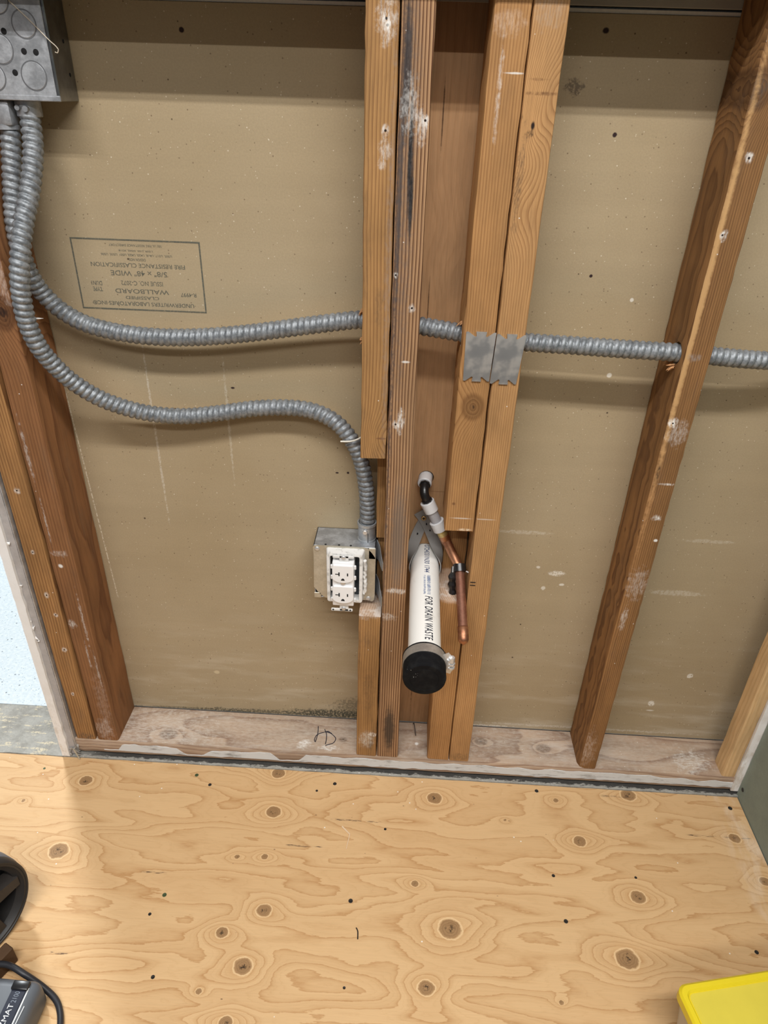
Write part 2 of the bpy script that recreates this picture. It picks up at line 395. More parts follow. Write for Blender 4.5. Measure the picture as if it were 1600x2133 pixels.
def concrete(name, base, dark, grit=1.0):
    m = Mat(name, 0.85, 0, 0.2); X, Y, Z = m.xyz(); v = m.vec(X, Y, Z)
    n = m.noise(v, 30, 6, 0.65); n2 = m.noise(v, 260, 4, 0.7); n3 = m.noise(m.vec(X*2.0, Y*9.0, 1.0), 9, 5, 0.7)
    col = m.mix(n.step(0.35, 0.7), base, dark)
    col = m.gain(col, n2*0.5+0.75)
    # remains of old flooring adhesive in the doorway
    col = m.mix(n3.step(0.54, 0.58)*n2.step(0.38, 0.55)*X.step(-0.58, -0.62)*0.9, col, (0.66, 0.58, 0.42))
    d, c1, c2 = m.voro(v, 150)
    col = m.mix(d.step(0.22, 0.1)*c1.gt(0.80)*grit*X.step(-0.6, -0.5), col, (0.75, 0.73, 0.70))
    # black grime on the edge, with the shade under the plate painted in
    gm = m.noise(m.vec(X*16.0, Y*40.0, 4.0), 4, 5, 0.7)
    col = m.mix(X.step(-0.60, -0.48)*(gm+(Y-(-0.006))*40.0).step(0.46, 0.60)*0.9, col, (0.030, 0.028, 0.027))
    m.color(col); m.bump(n2, 0.002, 0.7)
    return m.m
def slab():
    x0, x1, y0, y1 = -1.6, 0.76, -0.0105, 0.112; nx, ny = 200, 10; V = []
    for j in range(ny+1):
        for i in range(nx+1):
            x, y = x0+(x1-x0)*i/nx, y0+(y1-y0)*j/ny
            z = -0.0415+0.0012*mnoise.noise((x*60, y*60, 0))*(1 if y < 0 or x < -0.6 else 0); V.append((x, y+(0.0015*mnoise.noise((x*40, 3, 0)) if j == 0 else 0), min(z, -0.0402)))
    F = [(j*(nx+1)+i, j*(nx+1)+i+1, (j+1)*(nx+1)+i+1, (j+1)*(nx+1)+i) for j in range(ny) for i in range(nx)]
    k = len(V); V += [(V[i][0], V[i][1], -0.075) for i in range(nx+1)]; F += [(i, k+i, k+i+1, i+1) for i in range(nx)]
    return V, F
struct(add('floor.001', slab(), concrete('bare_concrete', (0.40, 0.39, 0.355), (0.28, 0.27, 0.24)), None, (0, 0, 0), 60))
m_gap = plain('dark_subfloor', (0.05, 0.045, 0.04), 0.9)
struct(add('floor.002', box(-1.1, 0.80, -1.2, -0.004, -0.09, -0.0595), m_gap))
def vinyl():
    m = Mat('speckled_vinyl', 0.45, 0, 0.4); X, Y, Z = m.xyz(); v = m.vec(X, Y, 0.0)
    n = m.noise(v, 150, 3, 0.6)
    col = m.mix(n.step(0.3, 0.7), (0.46, 0.53, 0.56), (0.58, 0.63, 0.65))
    for s, t, c in ((190, 0.72, (0.22, 0.30, 0.36)), (260, 0.7, (0.42, 0.55, 0.63)), (120, 0.86, (0.10, 0.13, 0.16))):
        d, c1, c2 = m.voro(v, s); col = m.mix(d.step(0.28, 0.16)*c1.gt(t), col, c)
    m.color(col); return m.m
struct(add('floor.003', box(-3.0, 1.2, 0.1125, 3.2, -0.075, -0.0405), vinyl()))

# kraft-paper back of the wallboard on the far side
def kraft(name, marks):
    m = Mat(name, 0.82, 0, 0.2); X, Y, Z = m.xyz(); v = m.vec(X, 0.0, Z)
    n = m.noise(v, 3.2, 4, 0.55); n2 = m.noise(v, 420, 4, 0.7); hb = m.noise(m.vec(X*1.5, 0.0, Z*26.0), 1, 4, 0.6)
    col = m.mix(n.step(0.3, 0.72), (0.405, 0.322, 0.207), (0.365, 0.283, 0.172))
    col = m.gain(col, (n2-0.5)*0.34+(hb-0.5)*0.16+1.0)
    low = Z.step(0.35, 0.0); ds = m.noise(m.vec(X*5.0, 0.0, Z*30.0), 1, 4, 0.6)
    col = m.mix(low*ds.step(0.46, 0.72)*0.40, col, (0.62, 0.55, 0.44))
    for s, t, r, c in ((48, 0.84, 0.045, (0.10, 0.07, 0.04)), (24, 0.82, 0.036, (0.05, 0.03, 0.02)), (170, 0.87, 0.15, (0.20, 0.145, 0.09))):
        d, c1, c2 = m.voro(v, s); col = m.mix(d.step(r*1.4, r*0.7)*c1.gt(t)*0.9, col, c)
    for s, t, r in ((110, 0.84, 0.12), (210, 0.87, 0.16)):
        d, c1, c2 = m.voro(m.vec(X+3.3, 0.0, Z), s); col = m.mix(d.step(r, r*0.5)*c1.gt(t)*0.75, col, (0.72, 0.64, 0.50))
    wob = m.noise(v, 130, 4, 0.7); fine = m.noise(v, 240, 3, 0.7)
    for (x, z, ra, rb, c, st, wk) in marks:
        k = m.spot(X, Z, x, z, ra, rb, wob if wk else None, wk)
        if wk > 0.5: k = k*fine.step(0.36, 0.54)
        col = m.mix(k*st, col, c)
    if 'left' in name:               # pale scrape running down beside the stud
        e = (X+0.4610+(Z-0.497)*0.0352).abs().step(0.0014, 0.0004)*(Z-0.497).abs().step(0.215, 0.205)
        col = m.mix(e*fine.step(0.40, 0.56)*0.7, col, (0.80, 0.72, 0.58))
    m.color(col); m.bump(n2, 0.0006, 0.35); return m.m
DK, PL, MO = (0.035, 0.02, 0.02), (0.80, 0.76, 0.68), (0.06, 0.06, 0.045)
marksL = [(-0.2274,1.1559,0.0035,0.0035,DK,1,0.3),(-0.2036,0.7042,0.0035,0.0018,DK,1,0.3),(-0.0263,0.5669,0.0025,0.0022,DK,1,0.2),(-0.0440,0.5660,0.003,0.0016,DK,1,0.2),
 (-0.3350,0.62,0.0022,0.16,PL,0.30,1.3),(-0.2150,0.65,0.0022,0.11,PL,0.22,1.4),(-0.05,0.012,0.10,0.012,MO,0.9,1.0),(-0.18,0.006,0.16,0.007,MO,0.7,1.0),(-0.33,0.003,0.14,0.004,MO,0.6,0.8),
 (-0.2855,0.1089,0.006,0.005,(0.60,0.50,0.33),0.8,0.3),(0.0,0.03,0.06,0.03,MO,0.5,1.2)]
marksR = [(0.2758,1.1672,0.0045,0.0035,DK,1,0.4),(0.2480,1.1098,0.012,0.009,(0.14,0.11,0.08),0.8,1.4),(0.3073,1.0607,0.003,0.003,DK,1,0.3),(0.3082,0.8900,0.0025,0.0025,DK,1,0.2),
 (0.3390,0.3883,0.015,0.006,PL,0.75,0.7),(0.3510,0.3651,0.005,0.003,PL,0.7,0.5),(0.3200,0.3560,0.004,0.005,PL,0.6,0.5),(0.3050,0.4000,0.004,0.003,PL,0.6,0.5),
 (0.6235,0.1680,0.006,0.006,PL,0.85,0.6),(0.5685,0.0912,0.007,0.008,PL,0.85,0.6),(0.5700,0.0720,0.008,0.002,PL,0.6,0.4),(0.27,0.47,0.05,0.004,PL,0.25,0.8),(0.55,0.36,0.05,0.006,PL,0.28,0.9),
 (0.58,0.47,0.045,0.004,PL,0.22,0.9),(0.45,0.012,0.22,0.003,PL,0.30,1.3),(0.25,0.004,0.06,0.003,PL,0.6,0.9),(0.36,0.75,0.004,0.004,PL,0.7,0.5),(0.37,0.86,0.003,0.003,PL,0.7,0.4)]
BY = 0.0890
def board(x0, x1, z0, z1): return box(x0, x1, BY, BY+0.0155, z0, z1, 0.0006, 1)
wl = struct(add('wall_back', board(-0.53, 0.058, 0.0012, 1.184), kraft('kraft_paper_left', marksL)))
wr = struct(add('wall_back.001', board(0.158, 0.90, 0.0012, 1.184), kraft('kraft_paper_right', marksR)))
m_board2 = plain('grey_wallboard_paper', (0.36, 0.33, 0.28), 0.85)
struct(add('wall_back.002', board(-0.53, 0.90, 1.1905, 2.45), m_board2))
m_edge = plain('white_board_edge_paper', (0.66, 0.62, 0.55), 0.85, var=0.2, scale=200)
struct(add('trim_1', box(-0.53, 0.90, BY+0.0010, BY+0.0150, 1.1842, 1.1880), m_edge))
# finished face of the same wall, seen from the hall
m_hall = plain('white_wall_paint', (0.78, 0.79, 0.78), 0.7)
struct(add('wall_hall', box(-0.53, 0.90, BY+0.0156, BY+0.0256, -0.040, 2.45), m_hall))
# wallboard still standing above the opened part; it is above the frame and shades the top of the bays
struct(add('wall_front', box(-0.582, 0.735, -0.0160, 0.0, 1.199, 2.45, 0.0008, 1), m_edge))

# printed stamp on the left board (upside down)
def stamp():
    parts = []
    def frame_x(py): t = (py-75)/775; return 65+150*t, 1420+90*t
    def at(px, py):
        l, r = frame_x(py); u = (px-l)/(r-l); t = (py-75)/775
        return -0.4140+0.1822*u, 0.9148-0.0980*t
    rows = [('·UNDERWRITERS LABORATORIES·INC®', 320, 1390, 775, 46),('CLASSIFIED', 660, 1010, 705, 36),('WALLBOARD', 550, 1110, 633, 50),('R-4997', 1235, 1395, 652, 46),
            ('TYPE', 318, 418, 622, 46),('DUN1', 300, 410, 556, 48),('ISSUE NO. C-2072', 610, 1045, 543, 50),('5/8" x 48" WIDE', 500, 1088, 438, 58),
            ('FIRE RESISTANCE CLASSIFICATION', 290, 1272, 350, 46),('DESIGN NOS', 690, 860, 288, 28),('U305, U317, U418, U420, U423, U501, U505, U506', 395, 1135, 238, 28),
            ('U509, J103, D502, X518', 580, 935, 192, 24),('SEE UL FIRE RESISTANCE DIRECTORY', 475, 1028, 138, 24)]
    for (t, a, b, py, h) in rows:
        xa, z = at(a, py); xb, _ = at(b, py)
        v, f = lettering(t, xb-xa, h/775*0.098, 0.010)
        parts.append(([((xa+xb)/2-p.x, BY-0.0003, z-p.y) for p in v], f))
    x0, x1, z0, z1, t = -0.4140, -0.2318, 0.8168, 0.9148, 0.0022
    for (a, b, c, d) in ((x0, x1, z0, z0+t), (x0, x1, z1-t, z1), (x0, x0+t, z0+t, z1-t), (x1-t, x1, z0+t, z1-t)):
        parts.append(([(a, BY-0.0003, c), (b, BY-0.0003, c), (b, BY-0.0003, d), (a, BY-0.0003, d)], [(0, 1, 2, 3)]))
    return join(*parts)
def ink(name, col, fade=(0.30, 0.55), lo=0.35, hi=0.9):
    m = Mat(name, 0.8, 0, 0.1, col); X, Y, Z = m.xyz(); n = m.noise(m.vec(X, Y, Z), 380, 4, 0.7); n2 = m.noise(m.vec(X, Y, Z), 28, 3, 0.6)
    a = n.step(*fade)*(hi-lo)+lo+(n2-0.5)*0.7
    m.nt.links.new(a.sat().k, m.b.inputs['Alpha']); return m.m
o = add('printed_stamp', stamp(), ink('faded_grey_ink', (0.12, 0.13, 0.11), lo=0.35, hi=0.72), wl, None, 0); o['label'] = 'faded grey printed stamp, upside down'

# ------------------------------------------------------------------ framing timber
NH = (0.02, 0.012, 0.01)
def hole(x, z, r=0.0016, halo=0.0050, st=0.85):     # nail hole in a smear of white paint
    return [(x, z, halo, halo*1.3, WHITE, st, 0.7), (x, z, r, r, NH, 1, 0)]
bottom_spots = [(-0.10,0.045,0.42,0.05,(0.62,0.55,0.47),0.40,1.3),(0.42,0.045,0.30,0.06,(0.60,0.54,0.47),0.35,1.3),(-0.40,0.03,0.12,0.07,(0.66,0.60,0.53),0.55,1.2),
                (-0.055,0.012,0.02,0.008,WHITE,0.8,1.0),(-0.105,0.018,0.016,0.012,WHITE,0.85,1.1),(0.65,0.03,0.04,0.03,(0.74,0.71,0.66),0.7,1.2),(0.115,0.035,0.004,0.004,WHITE,0.9,0.4)]
BASE = (0.03, 0.0, -0.0385)
m_plate = timber('whitewashed_plate_timber', BASE, 'x', (0.2, 0.03), 0.010, (0.50, 0.37, 0.27), (0.22, 0.125, 0.080), 1.0, 0.022,
                 [(-0.375,0.022,0.011),(0.243,0.050,0.008),(0.365,0.042,0.009),(-0.03,0.035,0.005)], bottom_spots, 0.35, (0.62, 0.575, 0.52), 2.0, 2.0)
def plate_mesh():
    nx = 150; sec = []; V, F = [], []
    for i in range(nx+1):
        x = -0.585+1.325*i/nx; w = 0.0010*mnoise.noise((x*30, 0, 0)); e = 0.0035+0.003*max(0, mnoise.noise((x*9, 5, 0)))
        if x < -0.52: e += 0.004*abs(mnoise.noise((x*140, 2, 0))); w += 0.003*mnoise.noise((x*180, 7, 0))
        sec = [(0.088, 0.0), (e, 0.0), (e*0.3+w, -e*0.3), (w, -e), (w, -0.034), (w+0.003, -0.0385), (0.088, -0.0385)]
        V += [(x, a, b) for a, b in sec]
    k = 7
    for i in range(nx):
        for q in range(k): F.append((i*k+q, i*k+(q+1) % k, (i+1)*k+(q+1) % k, (i+1)*k+q))
    F.append(tuple(range(k))); F.append(tuple(nx*k+q for q in range(k))[::-1]); return V, F
plate = tag(add('bottom_plate', plate_mesh(), m_plate, None, BASE, 40), 'long whitewashed bottom plate lying along the foot of all the studs', 'timber')
# white paint left on the front of the plate
def paint_strip():
    V, F = [], []; n = 260
    for i in range(n+1):
        x = -0.50+1.225*i/n; a = 0.5+0.5*mnoise.noise((x*7, 1, 0)); t = -0.009-0.008*abs(mnoise.noise((x*16, 9, 0)))-0.010*max(0, mnoise.noise((x*5, 3, 0)))
        b = -0.026-0.006*a+0.003*mnoise.noise((x*50, 4, 0)); b = min(b, t-0.001)
        k = min(1.0, max(0.0, (mnoise.noise((x*11, 31, 0))-0.12)*5))*(1.0 if x < 0.1 else 0.0); t = t*(1-k)+(b+0.0013)*k; b = b*(1-k)+(b+0.004)*k*0+b*k; t += 0.0012*mnoise.noise((x*95, 6, 0))
        t = max(t, b+0.0012)
        for (y, z) in ((0.0008, t+0.0003), (-0.0008, t), (-0.0008, b), (0.0008, b-0.0003)): V.append((x, y, z))
    for i in range(n):
        for q in range(3): F.append((i*4+q, i*4+q+1, i*4+q+5, i*4+q+4))
    return V, F
m_paint = Mat('old_white_paint', 0.55, 0, 0.35); X, Y, Z = m_paint.xyz(); n = m_paint.noise(m_paint.vec(X*20.0, Y*30.0, Z*90.0), 1, 5, 0.7)
m_paint.color(m_paint.mix(n.step(0.50, 0.74)*0.85, (0.66, 0.68, 0.69), (0.16, 0.15, 0.14)))
o = add('paint_film', paint_strip(), m_paint.m, plate, None, 40); o['label'] = 'flaking white paint'
# pen mark on the plate
PEN = [[(-0.0835,0.0641),(-0.0821,0.0495),(-0.0827,0.0358),(-0.0842,0.0245)],[(-0.0842,0.0245),(-0.0866,0.0295),(-0.0845,0.0402),(-0.0781,0.0460),(-0.0678,0.0506),(-0.0580,0.0490),(-0.0487,0.0414),(-0.0450,0.0349),(-0.0481,0.0250),(-0.0559,0.0207),(-0.0637,0.0172)],
       [(-0.0696,0.0574),(-0.0649,0.0462),(-0.0634,0.0343),(-0.0636,0.0208)],[(-0.0678,0.0506),(-0.0620,0.0525),(-0.0540,0.0475)]]
o = add('pen_mark', join(*[sweep(spline([(x, y, 0.0003) for x, y in s], 0.002), 0.0008, 6, True, 1, 1) for s in PEN]), ink('blue_black_ink', (0.03, 0.03, 0.045), (0.25, 0.45), 0.5, 1.0), plate)
o['label'] = 'hand-drawn dark pen mark'

TOP = 1.30
def stud(name, label, mesh, mat_args, org, holes=(), group=None, extra=None):
    m = timber(name=mat_args.pop('mname'), org=org, **mat_args)
    o = tag(add(name, mesh, m, None, org, 35), label, 'stud', group)
    for h in holes: drill(o, h, 0.0150)
    if extra:                                   # the rest of a notched stud, joined after boring
        t = add('offcut', extra, m, None, org, 35); bm = bmesh.new(); bm.from_mesh(o.data); bm.from_mesh(t.data); bm.to_mesh(o.data); bm.free()
        bpy.data.objects.remove(t); sharpen(o.data, 35)
    return o
# door-side pair at the left
stud('jack_stud', 'weathered brown stud beside the white jamb edge, outermost of the left pair', stud_mesh(0.0, TOP, (-0.5502, -0.5125), (-0.5505, -0.5128), 0.0, 0.0885, seed=2),
     dict(mname='jack_timber', streak=0.9, pith=(0.18, 0.01), ring=0.0046, light=(0.41, 0.215, 0.082), dark=(0.16, 0.065, 0.024), contrast=1.1, warp=0.004, grime=0.28, seed=3.1, specks=1.2,
          spots=hole(-0.5317,0.5552)+hole(-0.5306,0.352)+hole(-0.524,0.31,0.0015,0.004)+hole(-0.534,0.44,0.0015,0.004)+hole(-0.526,0.23)+hole(-0.533,0.12,0.0015,0.004)+[(-0.53,0.008,0.02,0.012,(0.10,0.07,0.05),0.8,1.0)]), (-0.5315, 0.0, 0.0))
def king_wane(z): return 0.004*max(0.0, mnoise.noise((z*6, 3, 0)))+0.002
stud('king_stud', 'red-brown stud with broken knot holding the double conduit, inner of the left pair', stud_mesh(0.0, TOP, (-0.5085, -0.4670), (-0.5085, -0.4670), 0.0, 0.0885, ch=(0.0025, 0.004), wane=king_wane, seed=3),
     dict(mname='king_timber', streak=1.0, pith=(-0.20, 0.06), ring=0.0048, light=(0.290, 0.135, 0.056), dark=(0.130, 0.050, 0.021), contrast=0.9, warp=0.004, knots=[(-0.4830,0.832,0.016)], grime=0.30, seed=7.7, specks=1.3,
          spots=[(-0.4830,0.832,0.013,0.010,(0.03,0.015,0.01),0.8,1.3),(-0.472,0.87,0.010,0.03,(0.62,0.52,0.46),0.5,1.2),(-0.490,0.44,0.016,0.006,WHITE,0.35,1.4),(-0.4930,0.415,0.004,0.004,WHITE,0.9,0.5),
                 (-0.478,0.30,0.0025,0.06,WHITE,0.40,1.4),(-0.474,0.18,0.0022,0.05,WHITE,0.35,1.4),(-0.4985,0.50,0.0015,0.05,WHITE,0.5,1.4),(-0.485,0.22,0.0020,0.03,WHITE,0.45,1.4),(-0.480,0.10,0.012,0.08,(0.52,0.40,0.33),0.30,1.4),(-0.4994,0.2911,0.008,0.01,WHITE,0.6,1.2),(-0.490,0.03,0.018,0.03,WHITE,0.28,1.4),(-0.500,0.62,0.003,0.05,WHITE,0.4,1.4)]), (-0.488, 0.0, 0.0))
# central left pair: the notched stud and the striped full stud
mA, mA2 = (stud_mesh(0.6395, TOP, (0.0004, 0.0372), (-0.0004, 0.0368), 0.0, 0.0885, seed=4, rough_end=0.0008)), join(stud_mesh(0.0, 0.3430, (-0.0012, 0.0368), (0.0004, 0.0372), 0.0, 0.0885, seed=5, n=12, rough_end=0.0010),
          stud_mesh(0.3395, 0.4720, (0.0266, 0.0374), (0.0266, 0.0374), 0.058, 0.0884, ch=(0.0008, 0.0008), seed=6, n=6), stud_mesh(0.4700, 0.6430, (0.0240, 0.0374), (0.0225, 0.0374), 0.050, 0.0884, ch=(0.0008, 0.0008), seed=6, n=8))
stud('notched_stud', 'honey-coloured stud cut away at half height to fit the outlet box', mA,
     dict(mname='notched_left_timber', streak=0.8, pith=(-0.16, 0.05), ring=0.0042, light=(0.430, 0.235, 0.090), dark=(0.185, 0.084, 0.032), contrast=1.0, warp=0.006, knots=[(0.026,0.672,0.010,0)], grime=0.60, grimecol=(0.13,0.08,0.045), seed=1.3, specks=0.7,
          spots=hole(0.0228,1.1661)+hole(0.0245,1.1602)+hole(0.0248,1.0604)+[(0.0235,1.163,0.012,0.02,WHITE,0.6,1.2),(0.025,1.04,0.008,0.012,WHITE,0.5,1.3),(0.022,1.025,0.006,0.006,WHITE,0.5,1.2),
                 (0.018,0.045,0.016,0.024,(0.62,0.57,0.50),0.85,0.7),(0.030,0.058,0.010,0.006,WHITE,0.8,1.0),(0.018,0.348,0.03,0.012,(0.70,0.66,0.62),0.6,0.9),(0.030,0.672,0.009,0.0016,(0.20,0.09,0.04),0.9,0.6),(0.022,0.86,0.006,0.03,(0.14,0.09,0.05),0.4,1.3),(0.02,0.17,0.012,0.06,(0.14,0.08,0.04),0.45,1.3),(0.034,0.9,0.006,0.3,(0.30,0.23,0.19),0.5,1.0)]),
     (0.0180, 0.0, 0.0), [(0.018, 0.0445, 0.8292)], None, mA2)
stud('striped_stud', 'full-length stud with bold dark grain stripes and a black tar streak', stud_mesh(0.0, TOP, (0.0392, 0.0784), (0.0386, 0.0749), 0.0, 0.0885, seed=8),
     dict(mname='striped_timber', pith=(0.19, 0.03), ring=0.0042, light=(0.480, 0.285, 0.150), dark=(0.11, 0.045, 0.020), contrast=1.45, warp=0.0028, grime=0.12, seed=5.0, specks=1.2, sharp=1.7, stretch=0.8,
          spots=[(0.0575,0.985,0.0032,0.050,(0.010,0.009,0.010),1,0.30),(0.0545,1.04,0.0034,0.075,(0.010,0.009,0.010),1,0.45),(0.0470,1.12,0.0060,0.085,(0.028,0.025,0.028),0.92,0.55),(0.0440,1.0,0.0030,0.16,(0.05,0.045,0.048),0.7,0.5),(0.0415,0.80,0.0040,0.50,(0.05,0.045,0.05),0.75,0.8),(0.052,1.0,0.012,0.3,(0.13,0.115,0.11),0.38,1.0),
                 (0.0600,0.075,0.012,0.065,(0.05,0.038,0.03),0.85,0.45),(0.0600,0.50,0.013,0.11,(0.17,0.135,0.11),0.62,0.55),(0.0620,0.40,0.02,0.006,WHITE,0.75,1.0),(0.0520,1.085,0.010,0.03,WHITE,0.45,1.4),(0.066,1.066,0.008,0.02,WHITE,0.55,1.3),
                 (0.056,0.70,0.006,0.02,WHITE,0.75,1.2),(0.060,0.787,0.006,0.002,WHITE,0.7,0.6),(0.050,0.345,0.015,0.008,WHITE,0.5,1.2)]+hole(0.0700,1.0718)+hole(0.0649,0.8593)+hole(0.0496,0.6952)+hole(0.0425,0.90,0.0014,0.003)),
     (0.0580, 0.0, 0.0), [(0.057, 0.0420, 0.8285)])
stud_m, stud_m2 = (stud_mesh(0.5220, TOP, (0.1312, 0.1760), (0.1368, 0.1768), 0.0, 0.0885, ch=(0.004, 0.002), seed=9, rough_end=0.0012)), join(stud_mesh(0.0, 0.3860, (0.1356, 0.1766), (0.1334, 0.1760), 0.0, 0.0885, ch=(0.004, 0.002), seed=10, n=12, rough_end=0.0016),
          stud_mesh(0.3820, 0.5260, (0.1380, 0.1760), (0.1380, 0.1760), 0.074, 0.0884, ch=(0.0008, 0.0008), seed=11, n=8))
stud('notched_stud', 'orange stud with round knot, cut away behind the copper pipe', stud_m,
     dict(mname='notched_right_timber', pith=(0.17, 0.07), ring=0.0034, light=(0.470, 0.250, 0.098), dark=(0.240, 0.105, 0.036), contrast=0.95, warp=0.0035, knots=[(0.1562,0.7265,0.0135)], grime=0.18, seed=9.2, specks=0.5,
          spots=[(0.153,1.165,0.02,0.012,(0.75,0.60,0.48),0.35,1.2),(0.15,1.1,0.003,0.05,WHITE,0.45,1.1),(0.165,1.12,0.012,0.0012,WHITE,0.7,0.5),(0.155,0.545,0.018,0.0012,WHITE,0.45,0.5),(0.163,0.5245,0.012,0.003,(0.85,0.68,0.5),0.9,0.8),(0.155,0.39,0.03,0.010,(0.62,0.47,0.36),0.8,0.6),(0.142,0.57,0.003,0.003,(0.16,0.07,0.03),0.8,0.4)]),
     (0.1560, 0.0, 0.0), [(0.156, 0.0325, 0.8180)], None, stud_m2)
stud('full_stud', 'pale orange full-length stud with swirling grain, right of the nail-plate pair', stud_mesh(0.0, TOP, (0.1782, 0.2148), (0.1786, 0.2165), 0.0, 0.0885, seed=12),
     dict(mname='full_timber', pith=(-0.19, 0.03), ring=0.0032, light=(0.510, 0.285, 0.120), dark=(0.275, 0.130, 0.048), contrast=0.95, warp=0.003, knots=[(0.2040,1.1000,0.013,0),(0.1850,0.9780,0.013,0),(0.1940,1.065,0.008,0)], grime=0.12, seed=2.2, specks=1.0,
          spots=[(0.199,1.1017,0.025,0.0022,(0.14,0.06,0.025),0.85,0.7),(0.192,1.115,0.012,0.0015,(0.16,0.07,0.03),0.7,0.7),(0.177,1.0787,0.003,0.005,NH,1,0.4),(0.1923,1.0701,0.0024,0.005,NH,1,0.3),(0.189,1.062,0.006,0.004,NH,0.9,1.2),(0.184,1.01,0.005,0.06,(0.09,0.06,0.04),0.6,1.3),
                 (0.195,1.175,0.02,0.018,(0.42,0.33,0.25),0.5,1.0),(0.19,0.545,0.02,0.0012,WHITE,0.35,0.5),(0.196,0.01,0.02,0.012,(0.14,0.09,0.05),0.6,1.0)]),
     (0.1965, 0.0, 0.0), [(0.1965, 0.0285, 0.8150)])
def wane_r(z): return 0.0065+0.006*mnoise.noise((z*5.0, 1.7, 0))+0.0015*mnoise.noise((z*40.0, 8, 0))
stud('waney_stud', 'dark brown stud with a ragged bark edge, alone in the right bay', stud_mesh(0.0, TOP, (0.4252, 0.4590), (0.4258, 0.4650), 0.0, 0.0885, ch=(0.003, 0.005), wane=wane_r, n=90, seed=13),
     dict(mname='waney_timber', streak=1.0, pith=(0.14, 0.05), ring=0.0030, light=(0.310, 0.158, 0.060), dark=(0.125, 0.055, 0.022), contrast=1.0, warp=0.004, knots=[(0.4330,1.1124,0.013)], grime=0.28, grimecol=(0.12, 0.08, 0.055), seed=4.4, specks=1.6, sharp=1.8,
          spots=[(0.4330,1.1124,0.012,0.020,(0.09,0.065,0.05),0.8,0.9),(0.4310,0.88,0.0045,0.30,(0.62,0.38,0.17),0.75,0.6),(0.4310,0.60,0.0045,0.12,(0.55,0.30,0.13),0.6,0.9),(0.4320,0.638,0.003,0.016,(0.03,0.018,0.012),0.9,0.8),
                 (0.4543,0.5225,0.0035,0.003,WHITE,1,0.3),(0.4467,0.5626,0.008,0.005,WHITE,0.95,0.8),(0.4370,0.962,0.004,0.008,WHITE,0.85,1.0),(0.448,0.62,0.014,0.002,WHITE,0.7,0.8),(0.4344,0.7157,0.006,0.009,WHITE,0.9,1.0),(0.444,0.70,0.016,0.02,WHITE,0.35,1.5),
                 (0.444,0.44,0.018,0.03,WHITE,0.30,1.5),(0.437,0.37,0.005,0.03,WHITE,0.45,1.4),(0.43,0.05,0.02,0.05,(0.60,0.50,0.42),0.45,1.4),(0.440,0.81,0.010,0.006,(0.30,0.27,0.25),0.6,0.8)]+hole(0.4348,0.9617,0.0014,0.004)+hole(0.4344,0.7157,0.0014,0.003)+hole(0.442,1.045,0.0016,0.005)),
     (0.4420, 0.0, 0.0), [(0.4430, 0.0245, 0.8075)])
stud('new_stud', 'pale new pine stud in the right corner beside the green board', stud_mesh(0.0, TOP, (0.6975, 0.7215), (0.6975, 0.7215), 0.0005, 0.0400, ch=(0.004, 0.002), seed=14),
     dict(mname='new_pine', pith=(0.05, 0.06), ring=0.0055, light=(0.72, 0.49, 0.255), dark=(0.55, 0.32, 0.135), contrast=0.7, warp=0.006, grime=0.05, seed=6.1, specks=0.2), (0.7095, 0.0, 0.0))
# smooth board closing the back of the pipe cavity
BK = (0.108, 0.0895, 0.0)
m_back = timber('cavity_board_timber', BK, 'z', (0.3, 0.02), 0.012, (0.50, 0.295, 0.150), (0.40, 0.220, 0.102), 0.5, 0.03, [(0.098,0.955,0.012,0),(0.125,0.925,0.012,0),(0.104,0.835,0.012,0)],
                [(0.0920,1.075,0.0012,0.045,(0.10,0.05,0.025),0.9,0.6),(0.0875,0.84,0.0010,0.04,(0.08,0.04,0.02),0.8,0.6),(0.100,0.10,0.0010,0.10,(0.06,0.025,0.015),0.85,0.7),(0.13,0.54,0.03,0.0010,(0.25,0.12,0.05),0.6,0.4)], 0.10, (0.2, 0.12, 0.07), 0.1, 8.8)
back_board = tag(add('backing_board', box(0.0590, 0.1570, 0.0895, 0.1040, 0.0012, TOP, 0.0015, 2), m_back, None, BK, 35), 'smooth tan board closing the back of the pipe cavity', 'board')
def bore_y(o, x, z, r):
    v, f = cyl((x, 0.06, z), (x, 0.12, z), r, 24); c = add('drill_bit', (v, f), o.data.materials[0], None, None, 0)
    md = o.modifiers.new('hole', 'BOOLEAN'); md.object = c; md.operation = 'DIFFERENCE'; md.solver = 'EXACT'
    dg = bpy.context.evaluated_depsgraph_get(); dg.update(); me = bpy.data.meshes.new_from_object(o.evaluated_get(dg)); o.modifiers.remove(md)
    mt = o.data.materials[0]; o.data = me; me.materials.clear(); me.materials.append(mt); bpy.data.objects.remove(c)
bore_y(back_board, 0.1010, 0.5650, 0.0125)
bore_y(back_board, 0.1075, 0.4110, 0.0265)
# bent nail in the pipe cavity
m_rust = plain('dull_nail_steel', (0.10, 0.08, 0.07), 0.5, 0.6)
o = add('bent_nail', join(sweep(spline([(0.1075, 0.086, -0.002), (0.109, 0.075, 0.012), (0.113, 0.052, 0.004)], 0.002), 0.0009, 6)), m_rust, None, (0.109, 0.075, 0))
tag(o, 'small bent nail in the plate under the capped drain', 'nail')

